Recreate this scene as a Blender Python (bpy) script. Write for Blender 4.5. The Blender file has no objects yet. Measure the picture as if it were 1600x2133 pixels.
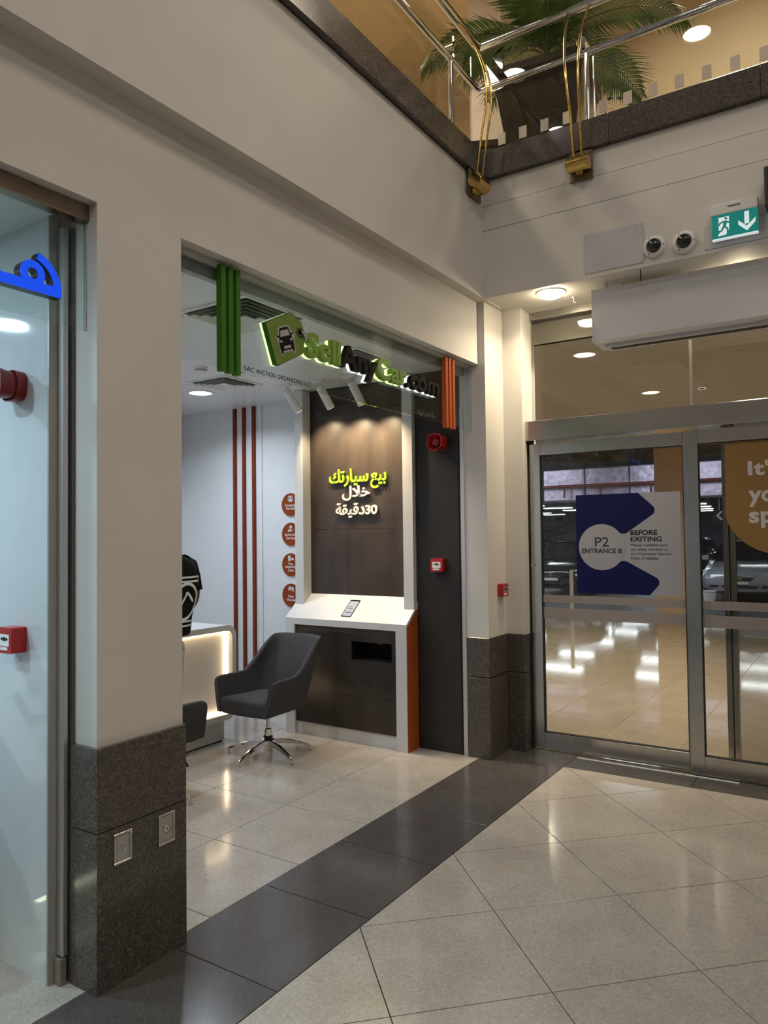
import bpy, math, random
from mathutils import Vector, Matrix
random.seed(7)
sc = bpy.context.scene
COL = sc.collection
PI = math.pi

# ------------------------------------------------------------------ camera, world, large lights, exposure
def make_camera():
    yaw, pit, rol = math.radians(-32.98789522), math.radians(1.77983424), math.radians(-0.67480777)
    f = Vector((math.sin(yaw)*math.cos(pit), math.cos(yaw)*math.cos(pit), math.sin(pit)))
    r = Vector((math.cos(yaw), -math.sin(yaw), 0)); u = r.cross(f)
    c, s = math.cos(rol), math.sin(rol)
    R, U = c*r+s*u, -s*r+c*u
    cd = bpy.data.cameras.new('camera'); cam = bpy.data.objects.new('camera', cd); COL.objects.link(cam)
    cd.sensor_fit = 'HORIZONTAL'; cd.sensor_width = 36; cd.lens = 1541.23/1600*36; cd.clip_start = .05; cd.clip_end = 200
    cam.matrix_world = Matrix(((R.x, U.x, -f.x, 0), (R.y, U.y, -f.y, 0), (R.z, U.z, -f.z, 1.66), (0, 0, 0, 1)))
    sc.camera = cam
make_camera()

wd = bpy.data.worlds.new('world'); sc.world = wd; wd.use_nodes = True
wd.node_tree.nodes['Background'].inputs[0].default_value = (1.0, .92, .84, 1)
wd.node_tree.nodes['Background'].inputs[1].default_value = .19

def area(name, loc, size, power, color, aim=None, shape='DISK', spread=PI, parent=None):
    l = bpy.data.lights.new(name, 'AREA'); l.shape = shape; l.size = size; l.energy = power; l.color = color; l.spread = spread
    o = bpy.data.objects.new(name, l); COL.objects.link(o); o.location = loc
    if aim is not None:
        o.rotation_euler = (Vector(aim)-Vector(loc)).to_track_quat('-Z', 'Y').to_euler()
    if parent: 
        o.parent = parent; o.location = Vector(loc)-wloc(parent)
    return o
def wloc(o):
    v = Vector(o.location)
    while o.parent:
        o = o.parent; v = v+o.location
    return v
ATRIUM = ((1.5, 1.0), (1.5, -3.5), (5.0, 2.5), (5, -3.5))
for ax, ay in ATRIUM:     # unseen lamps added for the hall's diffuse overhead light (housings follow below)
    area('atrium_fill_lamp', (ax, ay, 8.55), 1.2, 102, (1, .90, .79))

vs = sc.view_settings
vs.view_transform = 'Standard'; vs.look = 'None'; vs.exposure = -0.65; vs.gamma = 1.0; vs.use_curve_mapping = False
sc.cycles.use_denoising = True
sc.cycles.max_bounces = 8; sc.cycles.diffuse_bounces = 3; sc.cycles.glossy_bounces = 4; sc.cycles.transparent_max_bounces = 20
sc.cycles.use_adaptive_sampling = True; sc.cycles.adaptive_threshold = .08; sc.cycles.adaptive_min_samples = 12
sc.cycles.sample_clamp_indirect = 6.0

# ------------------------------------------------------------------ materials
MATS = {}
def nodes(name):
    m = bpy.data.materials.new(name); m.use_nodes = True
    nt = m.node_tree; return m, nt, nt.nodes['Principled BSDF']
def mat(name, col, rough=.5, metal=0, spec=.5, var=.06, scale=6, bump=0, bscale=60, emit=None, es=0, coat=0, stretch=None, c2=None):
    if name in MATS: return MATS[name]
    m, nt, b = nodes(name); L = nt.links.new
    tc = nt.nodes.new('ShaderNodeTexCoord'); mp = nt.nodes.new('ShaderNodeMapping')
    L(tc.outputs['Object'], mp.inputs[0])
    if stretch: mp.inputs['Scale'].default_value = stretch
    nz = nt.nodes.new('ShaderNodeTexNoise'); nz.inputs['Scale'].default_value = scale; nz.inputs['Detail'].default_value = 5
    L(mp.outputs[0], nz.inputs['Vector'])
    rp = nt.nodes.new('ShaderNodeValToRGB'); e = rp.color_ramp.elements
    e[0].position = .3; e[1].position = .7
    c2 = c2 or tuple(min(1, c*(1+var)) for c in col)
    e[0].color = (*[c*(1-var) for c in col], 1); e[1].color = (*c2, 1)
    L(nz.outputs['Fac'], rp.inputs[0]); L(rp.outputs[0], b.inputs['Base Color'])
    b.inputs['Roughness'].default_value = rough; b.inputs['Metallic'].default_value = metal
    b.inputs['Specular IOR Level'].default_value = spec; b.inputs['Coat Weight'].default_value = coat
    b.inputs['Coat Roughness'].default_value = .05
    if bump:
        n2 = nt.nodes.new('ShaderNodeTexNoise'); n2.inputs['Scale'].default_value = bscale; n2.inputs['Detail'].default_value = 4
        L(mp.outputs[0], n2.inputs['Vector'])
        bp = nt.nodes.new('ShaderNodeBump'); bp.inputs['Strength'].default_value = bump; bp.inputs['Distance'].default_value = .01
        L(n2.outputs['Fac'], bp.inputs['Height']); L(bp.outputs[0], b.inputs['Normal'])
    if emit:
        b.inputs['Emission Color'].default_value = (*emit, 1); b.inputs['Emission Strength'].default_value = es
    MATS[name] = m; return m
def stone(name, base, light, dark, rough, scale=90, amt=.5):
    """speckled terrazzo / granite: two sizes of cell chips over a cloudy base"""
    m, nt, b = nodes(name); L = nt.links.new
    geo = nt.nodes.new('ShaderNodeNewGeometry')
    cl = nt.nodes.new('ShaderNodeTexNoise'); cl.inputs['Scale'].default_value = 4; cl.inputs['Detail'].default_value = 6
    L(geo.outputs['Position'], cl.inputs['Vector'])
    prev = None
    def mix(a, bcol, fac):
        x = nt.nodes.new('ShaderNodeMix'); x.data_type = 'RGBA'
        L(fac, x.inputs['Factor'])
        if isinstance(a, tuple): x.inputs['A'].default_value = (*a, 1)
        else: L(a, x.inputs['A'])
        x.inputs['B'].default_value = (*bcol, 1)
        return x.outputs['Result']
    def ramp(sock, lo, hi, o0=0, o1=1):
        r = nt.nodes.new('ShaderNodeMapRange'); r.inputs['From Min'].default_value = lo; r.inputs['From Max'].default_value = hi
        r.inputs['To Min'].default_value = o0; r.inputs['To Max'].default_value = o1
        L(sock, r.inputs['Value']); return r.outputs['Result']
    base2 = tuple(c*.86 for c in base)
    cur = mix(base, base2, ramp(cl.outputs['Fac'], .35, .65))
    for sc_, col, th, a in ((scale, light, .80, amt), (scale*1.6, dark, .84, amt), (scale*.55, light, .88, amt*.6), (scale*.5, dark, .90, amt*.8)):
        v = nt.nodes.new('ShaderNodeTexVoronoi'); v.inputs['Scale'].default_value = sc_
        L(geo.outputs['Position'], v.inputs['Vector'])
        sp = nt.nodes.new('ShaderNodeSeparateColor'); L(v.outputs['Color'], sp.inputs[0])
        cur = mix(cur, col, ramp(sp.outputs[0], th, th+.05, 0, a))
    L(cur, b.inputs['Base Color'])
    b.inputs['Roughness'].default_value = rough; b.inputs['Specular IOR Level'].default_value = .5
    r2 = ramp(cl.outputs['Fac'], .3, .7, rough*.8, rough*1.25); L(r2, b.inputs['Roughness'])
    MATS[name] = m; return m
def glass(name, tint=(.93, .97, .96), ior=1.5, rough=.0):
    m = bpy.data.materials.new(name); m.use_nodes = True; nt = m.node_tree; nt.nodes.clear(); L = nt.links.new
    out = nt.nodes.new('ShaderNodeOutputMaterial'); mx = nt.nodes.new('ShaderNodeMixShader')
    tr = nt.nodes.new('ShaderNodeBsdfTransparent'); tr.inputs[0].default_value = (*tint, 1)
    gl = nt.nodes.new('ShaderNodeBsdfGlossy'); gl.inputs['Roughness'].default_value = rough
    lw = nt.nodes.new('ShaderNodeLayerWeight'); lw.inputs[0].default_value = .5
    pw = nt.nodes.new('ShaderNodeMath'); pw.operation = 'POWER'; pw.inputs[1].default_value = 5; L(lw.outputs['Facing'], pw.inputs[0])
    ma = nt.nodes.new('ShaderNodeMath'); ma.operation = 'MULTIPLY_ADD'; ma.inputs[1].default_value = .95; ma.inputs[2].default_value = ((ior-1)/(ior+1))**2; L(pw.outputs[0], ma.inputs[0])
    L(ma.outputs[0], mx.inputs[0]); L(tr.outputs[0], mx.inputs[1]); L(gl.outputs[0], mx.inputs[2]); L(mx.outputs[0], out.inputs[0])
    MATS[name] = m; return m
def frost(name, col, fac):
    m = bpy.data.materials.new(name); m.use_nodes = True; nt = m.node_tree; nt.nodes.clear(); L = nt.links.new
    out = nt.nodes.new('ShaderNodeOutputMaterial'); mx = nt.nodes.new('ShaderNodeMixShader'); ad = nt.nodes.new('ShaderNodeMixShader')
    tr = nt.nodes.new('ShaderNodeBsdfTransparent'); df = nt.nodes.new('ShaderNodeBsdfDiffuse'); tl = nt.nodes.new('ShaderNodeBsdfTranslucent')
    nz = nt.nodes.new('ShaderNodeTexNoise'); nz.inputs['Scale'].default_value = 40
    rp = nt.nodes.new('ShaderNodeMapRange'); rp.inputs['To Min'].default_value = fac*.96; rp.inputs['To Max'].default_value = min(1, fac*1.04)
    L(nz.outputs['Fac'], rp.inputs['Value'])
    df.inputs[0].default_value = (*col, 1); tl.inputs[0].default_value = (*col, 1)
    ad.inputs[0].default_value = .5; L(df.outputs[0], ad.inputs[1]); L(tl.outputs[0], ad.inputs[2])
    L(rp.outputs[0], mx.inputs[0]); L(tr.outputs[0], mx.inputs[1]); L(ad.outputs[0], mx.inputs[2]); L(mx.outputs[0], out.inputs[0])
    MATS[name] = m; return m
def glow(name, col, s):
    if name in MATS: return MATS[name]
    m = bpy.data.materials.new(name); m.use_nodes = True; nt = m.node_tree; nt.nodes.clear()
    out = nt.nodes.new('ShaderNodeOutputMaterial'); e = nt.nodes.new('ShaderNodeEmission')
    e.inputs[0].default_value = (*col, 1); e.inputs[1].default_value = s; nt.links.new(e.outputs[0], out.inputs[0])
    MATS[name] = m; return m

PLASTER = mat('plaster', (.66, .635, .60), .6, var=.03, scale=2.5, bump=.05, bscale=30)
SOFFIT = mat('soffit_paint', (.70, .68, .63), .6, var=.04, scale=4, bump=.06, bscale=25)
GRANITE = stone('brown_granite', (.088, .073, .065), (.19, .17, .155), (.020, .016, .014), .16, 210, .62)
TERRA = stone('light_terrazzo', (.46, .42, .37), (.58, .54, .485), (.29, .26, .225), .13, 170, .42)
BAND = stone('dark_band_tile', (.088, .080, .077), (.14, .13, .125), (.045, .042, .042), .17, 300, .45)
LOBBYT = stone('lobby_tile', (.60, .51, .39), (.68, .58, .45), (.46, .37, .26), .065, 80, .35)
GROUT = mat('grout', (.03, .026, .022), .9, var=.1)
STEEL = mat('brushed_steel', (.50, .485, .465), .20, 1, var=.10, scale=40, stretch=(.3, .3, 18), bump=.03, bscale=80)
STEELV = mat('brushed_steel_upright', (.48, .47, .455), .22, 1, var=.08, scale=30, stretch=(8, 8, .2))
CHROME = mat('chrome', (.72, .70, .67), .06, 1, var=.03)
BRASS = mat('brass', (.62, .42, .13), .16, 1, var=.12, scale=20)
GLASS = glass('clear_glass'); DGLASS = glass('door_glass', (.80, .80, .79)); UGLASS = glass('balustrade_glass', (.93, .95, .92))
FROST = frost('frosted_film', (.46, .43, .43), .86)
BLACK = mat('black_rubber', (.012, .012, .013), .6)
WHITEM = mat('white_lacquer', (.62, .62, .62), .28, var=.02)
GLOSSW = mat('gloss_white_board', (.62, .66, .68), .05, var=.02, spec=1.0)
SHOPW = mat('shop_wall_paint', (.72, .73, .75), .22, var=.02)
SHOPC = mat('shop_ceiling', (.74, .735, .73), .30, var=.02)
DARKP = mat('dark_bronze_laminate', (.042, .032, .026), .33, spec=.45, var=.38, scale=5, stretch=(1, 1, .35), bump=.04, bscale=14)  # strong tone variation paints in the panel's mottled sheen
DARKW = mat('dark_wall_laminate', (.030, .0255, .0235), .45, spec=.3, var=.18, scale=4)
GREENB = mat('green_batten', (.045, .17, .012), .5, spec=.25, var=.08)
GREENF = mat('green_sign_face', (.155, .245, .03), .45, var=.05)
GREENL = mat('lime_letter', (.30, .55, .03), .4, var=.04)
ORANGEB = mat('orange_batten', (.42, .085, .022), .5, spec=.25, var=.06)
RUST = mat('rust_red_laminate', (.19, .034, .013), .5, spec=.2, var=.06)
RUSTD = mat('orange_side_panel', (.40, .085, .018), .45, var=.06)
REDP = mat('red_plastic', (.42, .012, .012), .3, var=.05)
REDD = mat('dark_red_plastic', (.20, .010, .012), .35, var=.06)
BLKL = mat('black_letter', (.008, .006, .006), .65, spec=.12, var=.05)
PRINTW = mat('white_print', (.82, .82, .82), .6, var=.02)
PRINTB = mat('black_print', (.012, .012, .014), .6, var=.02)
NAVY = mat('navy_print', (.006, .009, .075), .5, spec=.2, var=.03)
BOARDG = mat('sign_board_white', (.38, .38, .42), .5, var=.02)
AMBER = mat('amber_film', (.27, .15, .042), .5, var=.03)
TAN = mat('tan_wall', (.60, .475, .32), .65, var=.03, scale=2)
FABRIC = mat('charcoal_fabric', (.056, .055, .060), .95, spec=.2, var=.25, scale=160, bump=.25, bscale=260)
ALU = mat('aluminium_profile', (.58, .58, .57), .38, .7, var=.03)
WHITEP = mat('white_plastic', (.75, .75, .74), .4, var=.02)
LAMPON = glow('lamp_lens', (1, .93, .82), 14)
LAMPC = glow('cool_lamp_lens', (.92, .97, 1), 12)

# ------------------------------------------------------------------ mesh helpers
class MB:
    def __init__(s): s.v = []; s.f = []
    def add(s, v, f):
        n = len(s.v); s.v += [tuple(p) for p in v]; s.f += [tuple(i+n for i in q) for q in f]; return s
    def box(s, x0, x1, y0, y1, z0, z1, ch=0):
        if x0 > x1: x0, x1 = x1, x0
        if y0 > y1: y0, y1 = y1, y0
        if z0 > z1: z0, z1 = z1, z0
        if not ch:
            v = [(x, y, z) for x in (x0, x1) for y in (y0, y1) for z in (z0, z1)]
            return s.add(v, [(0, 1, 3, 2), (4, 6, 7, 5), (0, 4, 5, 1), (2, 3, 7, 6), (0, 2, 6, 4), (1, 5, 7, 3)])
        lo, hi = (x0, y0, z0), (x1, y1, z1); v = []; idx = {}
        for i in (0, 1):
            for j in (0, 1):
                for k in (0, 1):
                    b = (i, j, k)
                    for a in range(3):
                        p = []
                        for d in range(3):
                            q = hi[d] if b[d] else lo[d]
                            if d != a: q += -ch if b[d] else ch
                            p.append(q)
                        idx[(b, a)] = len(v); v.append(p)
        f = []
        for a in range(3):
            o = [d for d in range(3) if d != a]
            for t in (0, 1):
                def B(p, q, a=a, o=o, t=t):
                    b = [0, 0, 0]; b[a] = t; b[o[0]] = p; b[o[1]] = q; return tuple(b)
                f.append(tuple(idx[(B(*pq), a)] for pq in ((0, 0), (1, 0), (1, 1), (0, 1))))
        for a in range(3):
            o = [d for d in range(3) if d != a]
            for p in (0, 1):
                for q in (0, 1):
                    b0 = [0, 0, 0]; b0[o[0]] = p; b0[o[1]] = q; b1 = list(b0); b1[a] = 1
                    b0, b1 = tuple(b0), tuple(b1)
                    f.append((idx[(b0, o[0])], idx[(b1, o[0])], idx[(b1, o[1])], idx[(b0, o[1])]))
        for i in (0, 1):
            for j in (0, 1):
                for k in (0, 1):
                    f.append(tuple(idx[((i, j, k), a)] for a in range(3)))
        return s.add(v, f)
    def tube(s, pts, r, n=10, cap=True):
        pts = [Vector(p) for p in pts]; rs = r if isinstance(r, (list, tuple)) else [r]*len(pts); rings = []
        up = None
        for i, p in enumerate(pts):
            t = (pts[min(i+1, len(pts)-1)]-pts[max(i-1, 0)]).normalized()
            if up is None: up = t.orthogonal().normalized()
            up = (up-t*up.dot(t)).normalized(); sd = t.cross(up)
            rings.append([p+rs[i]*(math.cos(2*PI*k/n)*up+math.sin(2*PI*k/n)*sd) for k in range(n)])
        v = [q for g in rings for q in g]; f = []
        for i in range(len(pts)-1):
            for k in range(n):
                f.append((i*n+k, i*n+(k+1) % n, (i+1)*n+(k+1) % n, (i+1)*n+k))
        if cap: f += [tuple(range(n))[::-1], tuple((len(pts)-1)*n+k for k in range(n))]
        return s.add(v, f)
    def prism(s, poly, fn, w0, w1):
        """poly: list of (u,v); fn(u,v,w)->xyz"""
        n = len(poly); v = [fn(a, b, w0) for a, b in poly]+[fn(a, b, w1) for a, b in poly]
        f = [tuple(range(n))[::-1], tuple(range(n, 2*n))]+[(i, (i+1) % n, n+(i+1) % n, n+i) for i in range(n)]
        return s.add(v, f)
    def lathe(s, prof, c, axis='z', n=24):
        """prof: list of (r, h)"""
        v = []; f = []
        for r, h in prof:
            for k in range(n):
                a = 2*PI*k/n; p, q = r*math.cos(a), r*math.sin(a)
                d = {'z': (p, q, h), 'y': (p, h, q), 'x': (h, p, q)}[axis]
                v.append((c[0]+d[0], c[1]+d[1], c[2]+d[2]))
        for i in range(len(prof)-1):
            for k in range(n): f.append((i*n+k, i*n+(k+1) % n, (i+1)*n+(k+1) % n, (i+1)*n+k))
        if prof[0][0] > 1e-6: f.append(tuple(range(n))[::-1])
        if prof[-1][0] > 1e-6: f.append(tuple((len(prof)-1)*n+k for k in range(n)))
        return s.add(v, f)
def fx(X): return lambda u, v, w: (X+w, u, v)        # a face that looks towards +x
def fy(Y): return lambda u, v, w: (u, Y-w, v)        # a face that looks towards -y
def obj(name, mb, m, parent=None, smooth=False, local=False):
    me = bpy.data.meshes.new(name)
    off = wloc(parent) if (parent is not None and not local) else Vector((0, 0, 0))
    me.from_pydata([tuple(Vector(p)-off) for p in mb.v], [], mb.f)
    me.validate(); me.update()
    import bmesh
    bm = bmesh.new(); bm.from_mesh(me); bmesh.ops.recalc_face_normals(bm, faces=bm.faces); bm.to_mesh(me); bm.free()
    if smooth:
        for p in me.polygons: p.use_smooth = True
        me.set_sharp_from_angle(angle=math.radians(38))
    if m: me.materials.append(m)
    o = bpy.data.objects.new(name, me); COL.objects.link(o)
    if parent is not None: o.parent = parent
    return o
def tag(o, label, cat, group=None):
    o['label'] = label; o['category'] = cat
    if group: o['group'] = group
    return o
def thing(name, label, cat, loc=(0, 0, 0), group=None):
    o = bpy.data.objects.new(name, None); COL.objects.link(o); o.location = loc; o.empty_display_size = .05
    return tag(o, label, cat, group)
def struct(name, label, mb=None, m=None, loc=(0, 0, 0), smooth=False):
    if mb is None:
        o = bpy.data.objects.new(name, None); COL.objects.link(o); o.location = loc
    else: o = obj(name, mb, m, None, smooth)
    o['kind'] = 'structure'; o['label'] = label; o['category'] = name.split('_')[0]
    return o
def B(*a, **k): return MB().box(*a, **k)
def copy_tree(o, parent=None):
    c = o.copy(); COL.objects.link(c); c.parent = parent
    for ch in list(o.children): copy_tree(ch, c)
    return c
def arc(cx, cy, r, a0, a1, n=10, ry=None):
    ry = ry or r
    return [(cx+r*math.cos(math.radians(a0+(a1-a0)*i/n)), cy+ry*math.sin(math.radians(a0+(a1-a0)*i/n))) for i in range(n+1)]
def rrect(u0, u1, v0, v1, r, n=5):
    return arc(u1-r, v1-r, r, 0, 90, n)+arc(u0+r, v1-r, r, 90, 180, n)+arc(u0+r, v0+r, r, 180, 270, n)+arc(u1-r, v0+r, r, 270, 360, n)

# lettering: every glyph is meshed on its own, made bolder by shifted copies, then fitted to its box
_gl = {}
def glyph(ch, depth, bold):
    k = (ch, round(depth, 5), round(bold, 5))
    if k in _gl: return _gl[k]
    c = bpy.data.curves.new('g', 'FONT'); c.body = ch; c.size = 1; c.extrude = depth/2; c.offset = bold; c.resolution_u = 4
    o = bpy.data.objects.new('g', c); COL.objects.link(o)
    me = bpy.data.meshes.new_from_object(o.evaluated_get(bpy.context.evaluated_depsgraph_get()))
    v = [tuple(p.co) for p in me.vertices]; f = [tuple(p.vertices) for p in me.polygons]
    bpy.data.objects.remove(o); bpy.data.curves.remove(c); bpy.data.meshes.remove(me)
    _gl[k] = (v, f); return _gl[k]
_pen = {}
def pen(s):
    if s in _pen: return _pen[s]
    def mx(t):
        v, _ = glyph(t, 0, 0); return max(p[0] for p in v)
    _pen[s] = mx(s+'I')-mx('I') if s else 0
    return _pen[s]
def letters(s, depth=.0, bold=0, track=0):
    """list of (char, verts, faces) laid out from the origin at size 1"""
    out = []
    for i, ch in enumerate(s):
        if ch == ' ': continue
        v, f = glyph(ch, depth, bold); x = pen(s[:i])+track*i; V = []; F = []
        V = [(p[0]+x, p[1], p[2]) for p in v]; F = f
        out.append((ch, V, F))
    return out
def fit_text(s, u0, u1, v0, cap, fn, depth, bold=0, w0=0, track=0):
    """baseline v0, cap height cap, width u0..u1; returns list of MB, one for each glyph"""
    L = letters(s, 1.0, bold, track)
    lo = min(p[0] for _, V, _ in L for p in V); hi = max(p[0] for _, V, _ in L for p in V)
    sv = cap/.729; su = (u1-u0)/(hi-lo) if u1 is not None else sv
    res = []
    for k, (ch, V, F) in enumerate(L):
        dk = depth*(1+.06*(k % 3)) if depth > .005 else depth      # neighbours that overlap never share a plane
        m = MB(); m.add([fn(u0+(p[0]-lo)*su, v0+p[1]*sv, w0+(p[2]+.5)*dk) for p in V], F); res.append(m)
    return res
def join(ms):
    r = MB()
    for m in ms: r.add(m.v, m.f)
    return r

# ------------------------------------------------------------------ polygons for floor tiles
def clip(poly, a, b, c):
    """keep a*x+b*y<=c"""
    out = []
    for i in range(len(poly)):
        p, q = poly[i], poly[(i+1) % len(poly)]
        dp, dq = a*p[0]+b*p[1]-c, a*q[0]+b*q[1]-c
        if dp <= 0: out.append(p)
        if dp*dq < 0:
            t = dp/(dp-dq); out.append((p[0]+t*(q[0]-p[0]), p[1]+t*(q[1]-p[1])))
    return out
def shrink(poly, d):
    n = len(poly); ar = sum(poly[i][0]*poly[(i+1) % n][1]-poly[(i+1) % n][0]*poly[i][1] for i in range(n))
    if ar < 0: poly = poly[::-1]
    r = poly
    for i in range(n):
        p, q = poly[i], poly[(i+1) % n]; ex, ey = q[0]-p[0], q[1]-p[1]; l = math.hypot(ex, ey)
        if l < 1e-6: continue
        nx, ny = ey/l, -ex/l
        r = clip(r, nx, ny, nx*p[0]+ny*p[1]-d)
    return r
FLOOR = struct('floor', 'polished stone tile floor of the mall hall and shops', B(-7.2, 6, -6, 5.47, -.06, -.006), GROUT)
def tile(poly, m, parent=None, name='floor_tile', g=.0021, z0=-.006, z1=0):
    p = shrink(poly, g)
    if len(p) < 3: return
    ar = abs(sum(p[i][0]*p[(i+1) % len(p)][1]-p[(i+1) % len(p)][0]*p[i][1] for i in range(len(p))))/2
    if ar < 2e-3: return
    q = shrink(p, .0008); mb = MB()
    if len(q) != len(p): mb.prism(p, lambda u, v, w: (u, v, w), z0, z1)
    else:
        n = len(p); v = [(a, b, z0) for a, b in p]+[(a, b, z1-.0008) for a, b in p]+[(a, b, z1) for a, b in q]
        mb.add(v, [tuple(range(2*n, 3*n))]+[(i, (i+1) % n, n+(i+1) % n, n+i) for i in range(n)]+[(n+i, n+(i+1) % n, 2*n+(i+1) % n, 2*n+i) for i in range(n)])
    obj(name, mb, m, parent or FLOOR)
D = .6*math.sqrt(2)
for i in range(-9, 12):
    for j in range(-9, 12):
        cx = -1.84+(i+j)*D/2; cy = 3.033+(i-j)*D/2
        if cx < -2.3 or cx > 3.2 or cy < -.9 or cy > 5.8: continue
        sq = [(cx+D/2, cy), (cx, cy+D/2), (cx-D/2, cy), (cx, cy-D/2)]
        sq = clip(clip(sq, -1, 0, 1.84), 0, 1, 5.14)
        if len(sq) > 2: tile(sq, TERRA)
y = 2.085-.6*3
while y < 5.1:
    tile([(-2.44, y), (-1.84, y), (-1.84, min(y+.6, 5.14)), (-2.44, min(y+.6, 5.14))], BAND); y += .6
x = -2.44
tile([(-2.44, 5.14), (-1.84, 5.14), (-1.84, 5.45), (-2.44, 5.45)], BAND)
for i in range(6):
    a = -1.84+.8485*i; tile([(a, 5.14), (a+.8485, 5.14), (a+.8485, 5.45), (a, 5.45)], BAND)
for i in range(7):
    for j in range(-3, 6):
        x1 = -2.44-.606*i; y0 = 2.937+.606*(j-1)
        poly = clip(clip([(x1-.606, y0), (x1, y0), (x1, y0+.606), (x1-.606, y0+.606)], 0, 1, 5.36), -1, 0, 6.1)
        if len(poly) > 2: tile(poly, TERRA)

# ------------------------------------------------------------------ left facade: pier, header, cladding
XF = -2.40
m = MB()
m.box(-2.56, XF, 1.73, 2.14, .885, 2.93)                    # pier
m.box(-2.56, XF, -3.0, 5.03, 2.93, 3.40)                    # header over both shop openings
wall_left = struct('wall_left', 'pale plastered shopfront wall with a square pier between the two shops', m, PLASTER)
core = obj('pier_core', B(-2.54, -2.395, 1.735, 2.135, 0, .885), mat('cement', (.22, .20, .18), .9), wall_left)
for k, (z0, z1) in enumerate(((0.0, .578), (.582, .886))):
    obj('cladding_slab', B(-2.397, -2.374, 1.712, 2.135, z0, z1), GRANITE, wall_left)
    obj('cladding_slab', B(-2.53, -2.397, 1.712, 1.734, z0, z1), GRANITE, wall_left)
    obj('cladding_slab', B(-2.56, -2.3975, 2.136, 2.152, z0, z1, ch=.003), GRANITE, wall_left)
for p, n, yy in (((1.783, 1.863, .440, .556), 0, 0), ((1.99, 2.072, .438, .560), 1, 0)):
    y0, y1, z0, z1 = p
    t = thing('key_plate', ('steel lock plate with a small keyhole, on the granite pier towards the blue-sign shop' if n == 0 else
              'steel lock plate with a large round lock, on the pier beside the desk shop'), 'lock plate', (-2.374, (y0+y1)/2, z0), 'lock plates on the granite pier')
    fr = MB()
    e = .010
    for a in ((y0, y1, z0, z0+e), (y0, y1, z1-e, z1), (y0, y0+e, z0+e, z1-e), (y1-e, y1, z0+e, z1-e)): fr.box(-2.374, -2.368, *a, ch=.0015)
    obj('frame', fr, STEEL, t)
    obj('plate', B(-2.374, -2.3705, y0+e+.001, y1-e-.001, z0+e+.001, z1-e-.001, ch=.0008), STEELV, t)
    r = .009 if n == 0 else .016; c = ((y0+y1)/2, (z0+z1)/2)
    lk = obj('lock', MB().lathe([(r, 0), (r, .003), (r*.82, .004), (r*.78, .0025), (.0, .0025)], (-2.3705, c[0], c[1]), 'x', 20), CHROME, t, True)
    obj('keyhole', B(-2.3679, -2.3674, c[0]-.0015, c[0]+.0015, c[1]-.006, c[1]+.004), BLACK, lk)

# upper fascia over the shopfront and over the doors
def fascia(name, label, ax):
    XI, YI = -2.31, 4.955
    m = MB(); zs = [(3.395, 3.895), (3.905, 4.085), (4.095, 4.275)]
    for k, (z0, z1) in enumerate(zs):
        d = 0 if k == 0 else .012*k
        if ax == 'x': m.box(-2.56, XI-d, -3, YI+.3+d, z0, z1)
        else: m.box(XI-d, 3.2, YI+d, YI+.04, z0, z1)
    if ax == 'x': m.box(-2.56, XI-.03, -3, YI+.3, 3.40, 4.30)
    else: m.box(XI-.03, 3.2, YI+.03, YI+.12, 3.50, 4.30)
    return struct(name, label, m, PLASTER)
fascia('wall_upper_left', 'pale balcony fascia with two grooves above the shopfront', 'x')
fascia('wall_upper_back', 'pale balcony fascia with two grooves above the glass doors', 'y')
gt = struct('trim_1', 'polished brown granite kerb along the balcony edge', loc=(-2.35, 4.9, 4.28))
y = -3.0
for k in range(9):
    y1 = min(y+.92, 4.935); obj('kerb_slab', B(-2.52, -2.295, y+.001, y1-.001, 4.282, 4.485, ch=.004), GRANITE, gt); y = y1
x = -2.295
obj('kerb_slab', B(-2.52, -2.295, 4.936, 5.16, 4.282, 4.485, ch=.004), GRANITE, gt)
for k in range(6):
    obj('kerb_slab', B(x+.001, x+.919, 4.94, 5.16, 4.282, 4.485, ch=.004), GRANITE, gt); x += .92
# column beside the doors
m = MB(); m.box(-2.56, -2.345, 5.017, 5.62, .888, 3.402); m.box(-2.345, -2.19, 5.345, 5.62, .888, 3.402)
wc = struct('wall_corner', 'pale stepped plaster column between shopfront and glass doors', m, PLASTER)
obj('column_core', join([B(-2.52, -2.36, 5.030, 5.6, 0, .888), B(-2.36, -2.215, 5.358, 5.6, 0, .888)]), mat('cement', (.22, .20, .18), .9), wc)
for z0, z1 in ((0, .592), (.597, .888)):
    obj('cladding_slab', B(-2.525, -2.342, 5.012, 5.034, z0, z1, ch=.003), GRANITE, wc)
    obj('cladding_slab', B(-2.362, -2.340, 5.035, 5.344, z0, z1, ch=.003), GRANITE, wc)
    obj('cladding_slab', B(-2.339, -2.20, 5.340, 5.362, z0, z1, ch=.003), GRANITE, wc)
    obj('cladding_slab', B(-2.222, -2.198, 5.363, 5.44, z0, z1, ch=.003), GRANITE, wc)
struct('ceiling_soffit', 'cream painted soffit in front of the glass doors', B(-2.34, 3.2, 4.995, 5.62, 3.402, 3.5), SOFFIT)

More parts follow.
